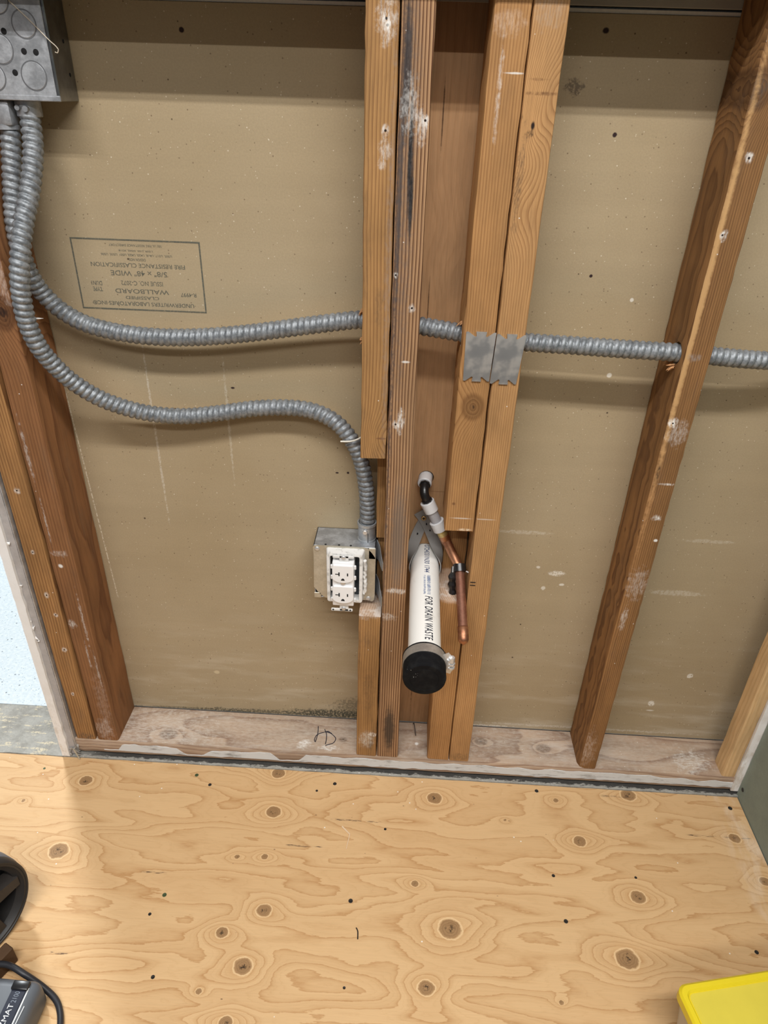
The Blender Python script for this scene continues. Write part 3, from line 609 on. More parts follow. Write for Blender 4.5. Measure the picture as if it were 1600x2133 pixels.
# ------------------------------------------------------------------ left jamb and right wallboard
J = (-0.566, 0.0, -0.040)
m_gyp = Mat('raw_gypsum_edge', 0.85, 0, 0.2); X, Y, Z = m_gyp.xyz(); n = m_gyp.noise(m_gyp.vec(X*60.0, Y*60.0, Z*26.0), 1, 5, 0.7)
m_gyp.color(m_gyp.mix(n.step(0.60, 0.80)*0.6+Z.step(0.25, 0.0)*n.step(0.45, 0.6)*0.45, (0.86, 0.85, 0.84), (0.50, 0.42, 0.32))); m_gyp.bump(n, 0.002, 0.5)
m_grey = plain('grey_board_paper', (0.40, 0.375, 0.365), 0.8, var=0.25, scale=90)
jam = thing('jamb_edge', 'ragged white wallboard edge lining the doorway at the far left', 'wallboard', J)
def ragged(x0, x1, y0, y1, z0, z1, amp, n=110, s=0):
    V, F = [], []
    for i in range(n+1):
        z = z0+(z1-z0)*i/n; w = amp*mnoise.noise((z*55, s, 0)); w2 = amp*mnoise.noise((z*80, s+5, 0)); k = 0.004*max(0, mnoise.noise((z*30, s+9, 0))-0.25)
        V += [(x0+w*0.4, y1, z), (x0+w*0.4, y0+abs(w2)+k, z), (x1+w, y0+abs(w)+k, z), (x1+w, y1, z)]
    for i in range(n):
        for q in range(4): F.append((i*4+q, i*4+(q+1) % 4, (i+1)*4+(q+1) % 4, (i+1)*4+q))
    F.append((3, 2, 1, 0)); F.append(tuple(n*4+q for q in range(4))); return V, F
add('gypsum_layer', ragged(-0.5815, -0.5665, -0.0120, 0.1100, -0.040, TOP, 0.0016, 140, 1), m_gyp.m, jam, None, 30)
o = add('paper_layer', ragged(-0.5660, -0.5545, -0.0060, 0.1100, -0.038, TOP, 0.0008, 110, 4), m_grey, jam, None, 30); o['label'] = 'grey paper-faced layer'
o = add('corner_bead', box(-0.5540, -0.5525, -0.0050, 0.0885, -0.036, TOP), galvanized('zinc_bead'), jam); o['label'] = 'thin zinc bead'
rnd = random.Random(5)
def flake(p, s):
    v = [Vector((rnd.uniform(-1, 1), rnd.uniform(-0.5, 0.5), rnd.uniform(-1, 1)))*s+Vector(p) for _ in range(6)]
    bm = bmesh.new(); [bm.verts.new(q) for q in v]; bmesh.ops.convex_hull(bm, input=bm.verts); return dump(bm)
o = add('torn_flakes', join(*[flake((-0.5655+rnd.uniform(-0.003, 0.002), -0.008, z), rnd.uniform(0.0025, 0.0045)) for z in (0.46, 0.375, 0.30, 0.285, 0.262, 0.255)]), m_gyp.m, jam, None, 0); o['kind'] = 'stuff'
# dusty rubble in the corner between jamb and plate
m_rub = plain('dusty_rubble', (0.36, 0.34, 0.31), 0.9, var=0.4, scale=300)
o = add('plaster_rubble', join(*[flake((-0.560+rnd.uniform(-0.010, 0.012), -0.005+rnd.uniform(-0.005, 0.005), -0.036+rnd.uniform(0, 0.022)), rnd.uniform(0.003, 0.006)) for _ in range(34)]), m_rub, None, (-0.56, -0.005, -0.04), 0)
tag(o, 'small heap of grey plaster rubble at the foot of the white jamb', 'rubble'); o['kind'] = 'stuff'
o = add('wood_sliver', sweep(spline([(-0.5560, -0.010, -0.020), (-0.549, -0.014, -0.034), (-0.5450, -0.0165, -0.0405)], 0.003), 0.0013, 5), plain('pale_sliver', (0.42, 0.36, 0.26), 0.8), None, (-0.55, -0.014, -0.041))
tag(o, 'pale wood sliver leaning on the plaster rubble by the jamb', 'splinter')

m_green = Mat('green_board_paper', 0.75, 0, 0.25); X, Y, Z = m_green.xyz(); n = m_green.noise(m_green.vec(X, Y, Z), 22, 4, 0.6); nf = m_green.noise(m_green.vec(X, Y, Z), 300, 3, 0.6)
m_green.color(m_green.gain(m_green.mix(n.step(0.35, 0.7), (0.280, 0.330, 0.285), (0.245, 0.290, 0.252)), nf*0.2+0.9))
wg = struct(add('wall_right', box(0.7355, 0.7515, -0.95, -0.0035, -0.050, TOP, 0.0008, 1), m_green.m))
o = add('gypsum_edge', ragged(0.7225, 0.7520, -0.0030, 0.0120, -0.036, TOP, 0.0016, 140, 8), m_gyp.m, wg, None, 30); o['label'] = 'white broken board edge'
for (y, z) in ((-0.0150, -0.0158), (-0.0140, 0.30)):
    add('screw', lathe((0.7352, y, z), (-1, 0, 0), [(0, 0.0040), (0.0004, 0.0040), (0.0005, 0.0028), (0.0001, 0.001)], 14), m_screw, wg)

# ------------------------------------------------------------------ conduits
def conduit_mesh(pts, r=0.0124, pitch=0.0088, step=0.0011, n=18):
    path = spline(pts, step)
    def rad(i, a):
        t = (i*step/pitch+a/(2*math.pi)) % 1.0
        return r+0.0003-0.0027*(1.0-abs(math.sin(math.pi*t))**0.75)
    return sweep(path, rad, n)
def conduit_metal(name):
    m = Mat(name, 0.5, 0.45, 0.45); X, Y, Z = m.xyz(); v = m.vec(X, Y, Z); n = m.noise(v, 150, 5, 0.7); n2 = m.noise(v, 18, 3, 0.6)
    m.color(m.gain(m.mix(n.step(0.34, 0.66), (0.165, 0.180, 0.195), (0.33, 0.35, 0.37)), n2*0.3+0.85)); m.rough(n*0.3+0.36); m.bump(n, 0.0004, 0.35)
    return m.m
m_cond = conduit_metal('flexible_conduit_zinc')
PA = [(-0.419,0.058,1.0742),(-0.4178,0.052,1.0465),(-0.4171,0.042,1.0205),(-0.423,0.025,0.9783),(-0.4296,0.008,0.9466),(-0.4347,-0.006,0.9144),(-0.4393,-0.013,0.8862),(-0.4437,-0.014,0.8559),(-0.4453,-0.012,0.824),(-0.4416,-0.006,0.791),
 (-0.4327,0.006,0.7603),(-0.4149,0.02,0.7277),(-0.381,0.035,0.6962),(-0.3322,0.05,0.674),(-0.2775,0.06,0.6661),(-0.2187,0.064,0.6728),(-0.1669,0.066,0.6816),(-0.1154,0.066,0.6856),(-0.075,0.064,0.6822),(-0.0419,0.06,0.6675),(-0.0174,0.056,0.6402),
 (-0.0029,0.054,0.6075),(0.0052,0.054,0.5654),(0.008,0.056,0.5202),(0.0078,0.058,0.4775),(0.0079,0.058,0.4680)]
PB = [(-0.4464,0.055,1.0497),(-0.4491,0.05,1.019),(-0.453,0.04,0.9757),(-0.4544,0.03,0.9368),(-0.4545,0.03,0.9011),(-0.4527,0.036,0.8721),(-0.4459,0.046,0.8464),(-0.4268,0.052,0.8218),(-0.3963,0.053,0.8045),(-0.3497,0.053,0.7941),(-0.2948,0.053,0.7901),
 (-0.2323,0.053,0.7928),(-0.1628,0.053,0.8013),(-0.0936,0.05,0.8139),(-0.0393,0.047,0.8238),(-0.0058,0.045,0.829),(0.0274,0.043,0.8296),(0.0738,0.04,0.8258),(0.1134,0.037,0.8217),(0.1398,0.034,0.8191),(0.179,0.03,0.816),(0.2244,0.026,0.8132),(0.2889,0.024,0.812),
 (0.3537,0.024,0.8101),(0.4215,0.024,0.8085),(0.471,0.026,0.8053),(0.5176,0.028,0.8021),(0.5772,0.036,0.7987),(0.6502,0.054,0.7945),(0.70,0.066,0.790),(0.76,0.068,0.788)]
tag(add('flexible_conduit', conduit_mesh(PA), m_cond, None, PA[0], 60), 'grey flexible metal conduit curving from the junction box down to the outlet box', 'conduit')
tag(add('flexible_conduit', conduit_mesh(PB), m_cond, None, PB[0], 60), 'grey flexible metal conduit running sideways through the studs', 'conduit')

# ------------------------------------------------------------------ junction box, upper left
m_galv = galvanized('galvanized_sheet', (0.50, 0.52, 0.55), 0.45, 0.7)
m_void = plain('black_hole_interior', (0.008, 0.008, 0.009), 0.9)
m_seam = plain('knockout_groove', (0.16, 0.165, 0.175), 0.6, 0.5)
JB = (-0.44, 0.062, 1.077)
jb = thing('junction_box', 'large grey steel junction box with round knockouts at the upper left', 'electrical box', JB)
jx0, jx1, jy0, jz0, jz1 = -0.4655, -0.3672, 0.0350, 1.0780, 1.2400
m_dark = Mat('shaded_galvanized_side', 0.34, 0.95, 0.5); X, Y, Z = m_dark.xyz(); n = m_dark.noise(m_dark.vec(X, Y, Z), 40, 4, 0.6); m_dark.color(m_dark.mix(n.step(0.35, 0.7), (0.20, 0.205, 0.215), (0.30, 0.305, 0.315)))  # box body darker than its cover: the unlit side's shade is in the colour
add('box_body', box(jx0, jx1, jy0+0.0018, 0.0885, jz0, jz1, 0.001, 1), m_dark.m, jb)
cover = add('box_cover', join(box(jx0, jx1-0.003, jy0-0.0002, jy0+0.0016, jz0+0.004, jz1, 0.0006, 1), box(jx0, jx1+0.0008, jy0-0.0006, jy0+0.0030, jz0-0.0004, jz0+0.0058, 0.0008, 1)), m_galv, jb)
def ring_y(x, z, r0, r1, y, n=36):
    V, F = [], []
    for i in range(n):
        a = 2*math.pi*i/n
        for (r, yy) in ((r0, y+0.0004), (r0, y-0.0002), (r1, y-0.0002), (r1, y+0.0004)): V.append((x+r*math.cos(a), yy, z+r*math.sin(a)))
    for i in range(n):
        j = (i+1) % n
        for q in range(3): F.append((i*4+q, j*4+q, j*4+q+1, i*4+q+1))
    return V, F
for (x, z, r) in ((-0.3930, 1.1536, 0.0138), (-0.3930, 1.1034, 0.0148), (-0.4270, 1.1290, 0.0150), (-0.4420, 1.1010, 0.0140), (-0.4200, 1.1760, 0.0138)):
    k = add('knockout', cyl((x, jy0+0.0006, z), (x, jy0-0.0007, z), r-0.0006, 32, 0.0003), m_galv, cover)
    add('knockout_groove', ring_y(x, z, r-0.0006, r+0.0008, jy0-0.0002), m_seam, cover)
for (x, z) in ((-0.4183, 1.1462), (-0.3993, 1.1274), (-0.3853, 1.1268), (-0.4150, 1.1060)):
    add('punched_hole', lathe((x, jy0+0.0003, z), (0, -1, 0), [(0, 0.0034), (0.0006, 0.0034), (0.0007, 0.0031)], 18), m_void, cover)
for (y, z) in ((0.0720, 1.1400), (0.0750, 1.1060)):
    add('punched_hole', lathe((jx1-0.0003, y, z), (1, 0, 0), [(0, 0.0022), (0.0006, 0.0022), (0.0007, 0.0020)], 16), m_void, jb)
# connectors under the box
for (p, lab, big) in (((-0.4190, 0.0580), 'zinc conduit connector', 0), ((-0.4500, 0.0550), 'dark squarish conduit connector', 1)):
    x, y = p; r = 0.0150
    if big: vf = join(box(x-0.0155, x+0.016, y-0.016, y+0.016, 1.0500, 1.0778, 0.004, 2), cyl((x, y, 1.046), (x, y, 1.051), 0.0162, 24))
    else: vf = join(cyl((x, y, 1.0600), (x, y, 1.0778), r, 28, 0.001), cyl((x+0.004, y-0.0120, 1.0690), (x+0.004, y-0.0180, 1.0690), 0.0034, 12), cyl((x-0.006, y-0.0120, 1.0700), (x-0.006, y-0.0175, 1.0700), 0.0030, 12))
    o = add('conduit_connector', vf, m_galv, jb); o['label'] = lab
# stray fibre hanging in front of the box
o = add('loose_fibre', sweep(spline([(-0.4044,0.0330,1.1751),(-0.3841,0.0320,1.157),(-0.366,0.0310,1.1395),(-0.3584,0.0305,1.1332),(-0.3559,0.0305,1.1292),(-0.3588,0.0310,1.1263),(-0.3613,0.0325,1.1276)], 0.002), 0.00055, 5), plain('straw_fibre', (0.62, 0.55, 0.44), 0.8), None, (-0.40, 0.033, 1.175))
tag(o, 'thin pale fibre hooked over the front of the junction box', 'fibre')

# ------------------------------------------------------------------ outlet box
OB = (-0.027, 0.06, 0.355)
m_ring = galvanized('yellowed_ring_steel', (0.60, 0.565, 0.47), 0.45, 0.35)
m_mud = Mat('white_mud_on_steel', 0.7, 0.0, 0.3); X, Y, Z = m_mud.xyz(); n = m_mud.noise(m_mud.vec(X, Y, Z), 120, 5, 0.7)
m_mud.color(m_mud.mix(n.step(0.48, 0.70)*0.8, (0.78, 0.77, 0.75), (0.42, 0.41, 0.38))); m_mud.bump(n, 0.0012, 0.5)
m_white = plain('white_receptacle_plastic', (0.86, 0.86, 0.87), 0.32, 0, 0.5, 0.03)
ob = thing('outlet_box', 'square steel outlet box with white duplex socket between drywall and notched stud', 'electrical box', OB)
bx0, bx1, by0, bz0, bz1 = -0.0778, 0.0244, 0.0330, 0.3535, 0.4605
# open-fronted steel shell
shell = join(box(bx0, bx1, by0, 0.0884, bz1-0.0018, bz1, 0.0004, 1), box(bx0, bx1, by0, 0.0884, bz0, bz0+0.0018, 0.0004, 1), box(bx0, bx0+0.0018, by0, 0.0884, bz0, bz1, 0.0004, 1),
             box(bx1-0.0018, bx1, by0, 0.0884, bz0, bz1, 0.0004, 1), box(bx0, bx1, 0.0866, 0.0884, bz0, bz1, 0.0004, 1))
add('box_shell', shell, m_galv, ob)
for x in (-0.058, -0.036, -0.0165): add('punched_hole', lathe((x, by0+0.0030, bz1-0.0003), (0, 0, 1), [(0, 0.0019), (0.0006, 0.0019), (0.0007, 0.0016)], 14), m_void, ob)
# mud ring: flat plate with notched corners + raised collar round a rectangular opening
ox0, ox1, oz0, oz1 = -0.0490, -0.0005, 0.3640, 0.4530     # opening
def slab_hole(outer, inner, y0, y1):
    """flat outline (x, z) with a hole of as many points, extruded"""
    n = len(outer); V = []
    for y in (y0, y1): V += [(x, y, z) for x, z in outer]+[(x, y, z) for x, z in inner]
    F = []
    for i in range(n):
        j = (i+1) % n
        F += [(i, j, n+j, n+i), (2*n+i, 3*n+i, 3*n+j, 2*n+j), (i, 2*n+i, 2*n+j, j), (n+i, n+j, 3*n+j, 3*n+i)]
    return V, F
def rrect(x0, x1, z0, z1, r, k=4):
    P = []
    for (cx, cz, a0) in ((x1-r, z1-r, 0), (x0+r, z1-r, 90), (x0+r, z0+r, 180), (x1-r, z0+r, 270)):
        for i in range(k): a = math.radians(a0+90*i/(k-1)); P.append((cx+r*math.cos(a), cz+r*math.sin(a)))
    return P
px0, px1, pz0, pz1 = -0.0785, 0.0248, 0.3545, 0.4612
def plate_outline(k=4):
    P = []
    # top right: slot cut, top left: ear, bottom left: slot cut, bottom right: ear
    P += [(px1, pz1-0.020), (px1-0.006, pz1-0.010), (px1-0.013, pz1-0.002), (px1-0.020, pz1)]
    P += [(px0+0.010, pz1), (px0+0.002, pz1-0.001), (px0, pz1-0.004), (px0+0.001, pz1-0.018)]
    P += [(px0, pz0+0.022), (px0+0.006, pz0+0.013), (px0+0.013, pz0+0.005), (px0+0.020, pz0)]
    P += [(px1-0.012, pz0-0.001), (px1-0.004, pz0-0.003), (px1-0.001, pz0), (px1, pz0+0.010)]
    return P
ring = add('mud_ring', slab_hole(plate_outline(), rrect(ox0-0.006, ox1+0.006, oz0-0.004, oz1+0.003, 0.003), by0-0.0022, by0-0.0004), m_ring, ob, None, 25)
corner_ear = [box(px1-0.0115, px1, by0-0.0022, by0-0.0004, pz1-0.022, pz1-0.001, 0.0006, 1), box(px0, px0+0.012, by0-0.0022, by0-0.0004, pz0-0.0005, pz0+0.010, 0.0006, 1)]
add('ring_ear', corner_ear[0], m_ring, ring); add('ring_ear', corner_ear[1], m_ring, ring)
V, F = [], []; A, B = rrect(ox0-0.0075, ox1+0.0075, oz0-0.0075, oz1+0.0055, 0.004), rrect(ox0-0.0050, ox1+0.0050, oz0-0.0050, oz1+0.0040, 0.004)
I = rrect(ox0, ox1, oz0, oz1, 0.003); n = len(A)
V = [(x, by0-0.0022, z) for x, z in A]+[(x, by0-0.0170, z) for x, z in B]+[(x, by0-0.0178, z) for x, z in I]+[(x, by0-0.0010, z) for x, z in I]
F = [(q*n+i, q*n+(i+1) % n, (q+1)*n+(i+1) % n, (q+1)*n+i) for q in range(3) for i in range(n)]
o = add('ring_collar', (V, F), m_mud.m, ring, None, 25); o['label'] = 'raised collar smeared with white compound'
lump = spline([(0.0075, by0-0.0120, 0.376), (0.0092, by0-0.0115, 0.392), (0.0082, by0-0.0110, 0.410), (0.0095, by0-0.0120, 0.428), (0.0078, by0-0.0130, 0.444)], 0.002)
o = add('compound_lump', sweep(lump, lambda i, a: 0.0034+0.0022*mnoise.noise((i*0.45, a*0.6, 2.0)), 10, True, 1.1, 0.8), m_mud.m, ring, None, 60); o['label'] = 'dried white joint compound'

def pan_screw(x, y, z, r, d=(0, -1, 0)):
    return lathe((x, y, z), d, [(0, r), (0.0008, r), (0.0018, r*0.72), (0.0021, r*0.3)], 16)
m_scr = galvanized('bright_screw_steel', (0.68, 0.68, 0.68), 0.3, 0.2)
for (x, z) in ((-0.0715, 0.4548), (0.0140, 0.3580)): add('ring_screw', pan_screw(x, by0-0.0022, z, 0.0042), m_scr, ring)
# duplex socket
Y0 = 0.0125
yk = add('device_yoke', join(box(-0.0330, -0.0180, Y0, Y0+0.0016, 0.3420, 0.4560, 0.0005, 1), box(-0.0475, -0.0110, Y0, Y0+0.0016, 0.3420, 0.3475, 0.0012, 1), box(-0.0440, -0.0090, Y0, Y0+0.0016, 0.4505, 0.4560, 0.0012, 1)), plain('painted_yoke', (0.74, 0.74, 0.73), 0.45), ob)
for (x, z) in ((-0.0440, 0.3448), (-0.0150, 0.3448)): add('strap_hole', lathe((x, Y0+0.0002, z), (0, -1, 0), [(0, 0.0016), (0.0005, 0.0016), (0.0006, 0.0013)], 12), m_void, yk)
for (x, z) in ((-0.0262, 0.4520), (-0.0262, 0.3480)): add('yoke_screw', pan_screw(x, Y0, z, 0.0040), m_scr, yk)
sock = add('socket_body', join(box(-0.0445, -0.0090, Y0-0.0030, Y0+0.0240, 0.3560, 0.4440, 0.0015, 2), *[box(a, b, Y0-0.0006, Y0+0.0030, z-0.0042, z+0.0042, 0.0012, 1) for z in (0.433, 0.412, 0.388, 0.366) for a, b in ((-0.0478, -0.0440), (-0.0095, -0.0055))]), m_white, ob)
def face_outline(cx, zc, w, h, flat_top):
    P = []
    n = 18; hh, hw = h/2, w/2
    P = [(cx-hw+0.002, zc+hh), (cx-hw, zc+hh-0.002)]
    R = w*0.62
    for i in range(n+1):
        a = math.pi*(1+i/n); x = cx+hw*math.cos(a); z = zc-hh+0.30*h*(1+math.sin(a)) if False else zc-hh+0.36*h-0.36*h*abs(math.sin(a))**0.8
        P.append((x, z))
    P += [(cx+hw, zc+hh-0.002), (cx+hw-0.002, zc+hh)]
    return P
for zc in (0.4235, 0.3815):
    cx = -0.0267
    fc = add('socket_face', prism(face_outline(cx, zc, 0.0345, 0.0330, True), Y0-0.0075, Y0-0.0025), m_white, sock, None, 40)
    yb = Y0-0.0076
    slot = join(box(cx-0.0072, cx-0.0052, yb-0.0002, yb+0.0004, zc-0.0030, zc+0.0045), box(cx-0.0125, cx-0.0052, yb-0.0002, yb+0.0004, zc-0.0002, zc+0.0013), box(cx+0.0068, cx+0.0088, yb-0.0002, yb+0.0004, zc-0.0025, zc+0.0030),
                prism([(cx+0.0030*math.cos(math.pi*i/10), zc-0.0118+0.0042*math.sin(math.pi*i/10)) for i in range(11)], yb-0.0002, yb+0.0004))
    add('socket_slot', slot, m_void, sock)
add('centre_screw', lathe((-0.0268, Y0-0.0030, 0.4030), (0, -1, 0), [(0, 0.0046), (0.0010, 0.0046), (0.0016, 0.0035), (0.0012, 0.0012)], 18), m_scr, sock)
# conduit connector on top of the box
cn = add('conduit_connector', join(lathe((0.0079, 0.0580, bz1), (0, 0, 1), [(0, 0.0152), (0.004, 0.0152), (0.0045, 0.0142), (0.0280, 0.0142), (0.0300, 0.0158), (0.0345, 0.0158), (0.0346, 0.0135), (0.0280, 0.0130)], 36)), galvanized('connector_zinc', (0.52, 0.55, 0.58), 0.35, 0.5), ob)
add('clamp_screw', join(cyl((0.0060, 0.0445, 0.4840), (0.0060, 0.0395, 0.4840), 0.0040, 14, 0.0006)), m_scr, cn)
add('clamp_seam', box(0.0100, 0.0118, 0.0430, 0.0446, 0.4630, 0.4800), m_seam, cn)
# bracket tabs onto the striped stud
def tab(z0, z1): return sweep(spline([(0.0240, 0.060, z0), (0.0300, 0.035, (z0+z1)/2), (0.0345, 0.012, z1), (0.0370, 0.002, z1+(z1-z0)*0.4)], 0.004), lambda i, a: 0.012, 4, True, 0.09, 1.0)
def tab_plate(z0, z1):
    pts = spline([(0.0246, 0.0560, 0), (0.0300, 0.0420, 0), (0.0335, 0.0220, 0), (0.0372, 0.0040, 0)], 0.003); V, F = [], []
    for i, p in enumerate(pts):
        s = 0.002*math.sin(i*0.5)
        for (dx, z) in ((0, z0+i*0.0006), (0, z1-i*0.0006), (0.0012, z1-i*0.0006), (0.0012, z0+i*0.0006)): V.append((p.x+dx, p.y, z))
    for i in range(len(pts)-1):
        for q in range(4): F.append((i*4+q, i*4+(q+1) % 4, (i+1)*4+(q+1) % 4, (i+1)*4+q))
    F += [(3, 2, 1, 0), tuple((len(pts)-1)*4+q for q in range(4))]; return V, F
for (a, b) in ((0.425, 0.462), (0.352, 0.392)): add('bracket_tab', tab_plate(a, b), m_galv, ob)

# white wire ends and tie on the conduits
m_wire = plain('white_wire_jacket', (0.78, 0.76, 0.68), 0.5)
tag(add('tie_wire', sweep(spline([(-0.0330, 0.0400, 0.6456), (-0.0181, 0.0395, 0.6469), (-0.0060, 0.0420, 0.6505), (0.0040, 0.0560, 0.6530)], 0.002), 0.0013, 8), m_wire, None, (-0.0181, 0.04, 0.647)), 'short white wire tie round the conduit beside the cut stud end', 'wire')
tag(add('nail', lathe((-0.4470, -0.0100, 0.8275), (1, 0.25, -0.02), [(0, 0.0004), (0.002, 0.0012), (0.016, 0.0012), (0.022, 0.0001)], 10), galvanized('bright_nail', (0.8, 0.8, 0.8), 0.25, 0.1), None, (-0.447, -0.01, 0.8275)), 'bright nail point sticking out beside the left conduit', 'nail')

# splintered fibres round the drilled holes
m_chip = plain('fresh_wood_splinter', (0.52, 0.27, 0.12), 0.8, var=0.3, scale=200)
def splinters(pts, n, L, d, s):
    r = random.Random(s); P = []
    for _ in range(n):
        p = Vector(r.choice(pts))+Vector((r.uniform(-.002, .001), r.uniform(-.004, .004), r.uniform(-.003, .003))); e = p+Vector(d)*L*r.uniform(0.4, 1)+Vector((r.uniform(-.003, .003), r.uniform(-.003, .003), r.uniform(-.004, .004)))
        P.append(lathe(p, e-p, [(0, 0.0014), ((e-p).length*0.6, 0.0011), ((e-p).length, 0.0001)], 4))
    return join(*P)
for (lab, pts, n, L, d, s) in (('tuft of splinters round the conduit hole, left of the notched honey stud', [(-0.0005,0.038,0.8430),(-0.0005,0.035,0.8450),(-0.0005,0.03,0.8080),(-0.0005,0.035,0.8040)], 14, 0.012, (-0.5,-0.3,-0.5), 1),
                               ('curled wood shaving under the conduit hole of the dark bark-edged stud', [(0.4240,0.028,0.7905),(0.4240,0.022,0.7900),(0.4240,0.034,0.7915)], 12, 0.014, (-0.7,-0.2,-0.25), 2),
                               ('splinter above the conduit where it enters the orange knotted stud', [(0.1345,0.030,0.8350),(0.1345,0.026,0.8340)], 4, 0.016, (-0.5,-0.3,-0.4), 3)):
    o = add('wood_splinters', splinters(pts, n, L, d, s), m_chip, None, pts[0], 0); tag(o, lab, 'splinters'); o['kind'] = 'stuff'

# ------------------------------------------------------------------ nail plates over the conduit
def nail_plate(xb, xt, zb, zt):
    def ed(x0, x1, z, s):      # toothed edge, left to right
        w = x1-x0; return [(x0, z), (x0+w*0.08, z+s*0.0004), (x0+w*0.31, z-s*0.0060), (x0+w*0.36, z-s*0.0052), (x0+w*0.335, z+s*0.0008), (x0+w*0.69, z+s*0.0008), (x0+w*0.665, z-s*0.0052), (x0+w*0.71, z-s*0.0060), (x0+w*0.93, z+s*0.0002), (x1, z)]
    top = ed(xt[0], xt[1], zt, 1); bot = ed(xb[0], xb[1], zb, -1)
    return prism(bot+top[::-1], -0.0022, -0.0006)
m_np = Mat('nail_plate_steel', 0.38, 0.85, 0.5); X, Y, Z = m_np.xyz(); v = m_np.vec(X, Y, Z); n = m_np.noise(v, 36, 3, 0.5)
m_np.color(m_np.mix(n.step(0.44, 0.60), (0.50, 0.515, 0.53), (0.74, 0.735, 0.72))); m_np.rough(n*0.3+0.26)
for (lab, xb, xt, zb, zt) in (('left of the two steel nail plates covering the conduit on the middle pair', (0.1390, 0.1744), (0.1378, 0.1772), 0.7655, 0.8320), ('right of the two steel nail plates covering the conduit on the middle pair', (0.1756, 0.2112), (0.1784, 0.2168), 0.7630, 0.8305)):
    tag(add('nail_plate', nail_plate(xb, xt, zb, zt), m_np.m, None, ((xb[0]+xb[1])/2, -0.001, zb), 25), lab, 'metal plate', None)

# ------------------------------------------------------------------ drain stub
D0 = Vector((0.1075, 0.108, 0.4122)); D1 = Vector((0.1075, -0.1760, 0.4020)); DA = (D1-D0).normalized()
dr = thing('drain_pipe', 'white plastic drain stub printed FOR DRAIN WASTE, capped in black rubber', 'pipe', D0)
m_pvc = Mat('white_pvc', 0.35, 0, 0.5); X, Y, Z = m_pvc.xyz(); n = m_pvc.noise(m_pvc.vec(X*60.0, Y*14.0, Z*60.0), 1, 5, 0.7); n2 = m_pvc.noise(m_pvc.vec(X, Y, Z), 40, 4, 0.6)
m_pvc.color(m_pvc.mix(n.step(0.60, 0.78)*0.5+n2.step(0.6, 0.8)*0.2, (0.86, 0.845, 0.81), (0.50, 0.44, 0.36)))
RP = 0.02415
pvc = add('pipe_body', lathe(D0, DA, [(0, RP), ((D1-D0).length, RP), ((D1-D0).length, RP-0.004), (0.001, RP-0.004)], 48), m_pvc.m, dr)
def slice_rows(vf, h, n):
    v, f = vf; bm = bmesh.new(); b = [bm.verts.new(p) for p in v]
    for q in f: bm.faces.new([b[i] for i in q])
    for i in range(1, n):
        bmesh.ops.bisect_plane(bm, geom=bm.verts[:]+bm.edges[:]+bm.faces[:], plane_co=(0, -h/2+h*i/n, 0), plane_no=(0, 1, 0), dist=1e-6)
    return dump(bm)
def on_pipe(vf, dist, ang0):
    """letters: u runs along the pipe towards the room, v (up) turns to the right of the pipe"""
    out = []
    up = Vector((0, 0, 1)); up = (up-DA*up.dot(DA)).normalized(); rt = Vector((1, 0, 0))
    for p in vf[0]:
        a = ang0+p.y/RP; out.append(D0+DA*(dist+p.x)+(up*math.cos(a)+rt*math.sin(a))*(RP+0.00025))
    return out, vf[1]
def dist_of(y): return (D0.y-y)/abs(DA.y)
a, b = dist_of(-0.048), dist_of(-0.1440)
o = add('printing', on_pipe(slice_rows(lettering('FOR DRAIN WASTE', b-a, 0.0125, 0.012, 1.1), 0.0125, 10), (a+b)/2, 0.22), ink('black_pipe_ink', (0.025, 0.027, 0.04), (0.1, 0.3), 0.9, 1.0), pvc, None, 0)
a, b = dist_of(0.088), dist_of(0.012)
add('printing', on_pipe(slice_rows(lettering('0724331N30 1744', b-a, 0.0085, 0.010), 0.0085, 8), (a+b)/2, 0.10), ink('faded_blue_pipe_ink', (0.07, 0.09, 0.18), (0.2, 0.4), 0.6, 0.95), pvc, None, 0)
bars = []; r9 = random.Random(9); d0 = dist_of(0.004)
for row in range(2):
    for i in range(24):
        t = d0+i*0.0020; w = r9.choice((0.0006, 0.0010, 0.0014)); h = 0.0030 if row else 0.0052; c = (-0.0042 if row else 0.0026)+0.0005*r9.uniform(-1, 1)
        bars.append(([(t-w/2-d0, c-h/2, 0), (t+w/2-d0, c-h/2, 0), (t+w/2-d0, c+h/2, 0), (t-w/2-d0, c+h/2, 0)], [(0, 1, 2, 3)]))
v, f = slice_rows(([Vector(p) for p in join(*bars)[0]], join(*bars)[1]), 0.016, 16); o = add('printing', on_pipe((v, f), d0, 0.12), ink('smeared_blue_pipe_ink', (0.16, 0.22, 0.38), (0.3, 0.5), 0.4, 0.85), pvc, None, 0)
o['label'] = 'smeared blue print marks'
m_rub_b = Mat('black_rubber', 0.75, 0, 0.1); X, Y, Z = m_rub_b.xyz(); v = m_rub_b.vec(X, Y, Z); n = m_rub_b.noise(v, 60, 4, 0.6); d, c1, c2 = m_rub_b.voro(v, 420)
col = m_rub_b.mix(n.step(0.4, 0.75), (0.007, 0.007, 0.008), (0.016, 0.016, 0.016))
dust = m_rub_b.spot(X, Z, -0.018, 0.000, 0.009, 0.010, n, 0.9)
col = m_rub_b.mix(d.step(0.22, 0.10)*c1.gt(0.60)*dust*0.8, col, (0.75, 0.74, 0.72)); m_rub_b.color(col); m_rub_b.bump(n, 0.0006, 0.4)
L = (D1-D0).length
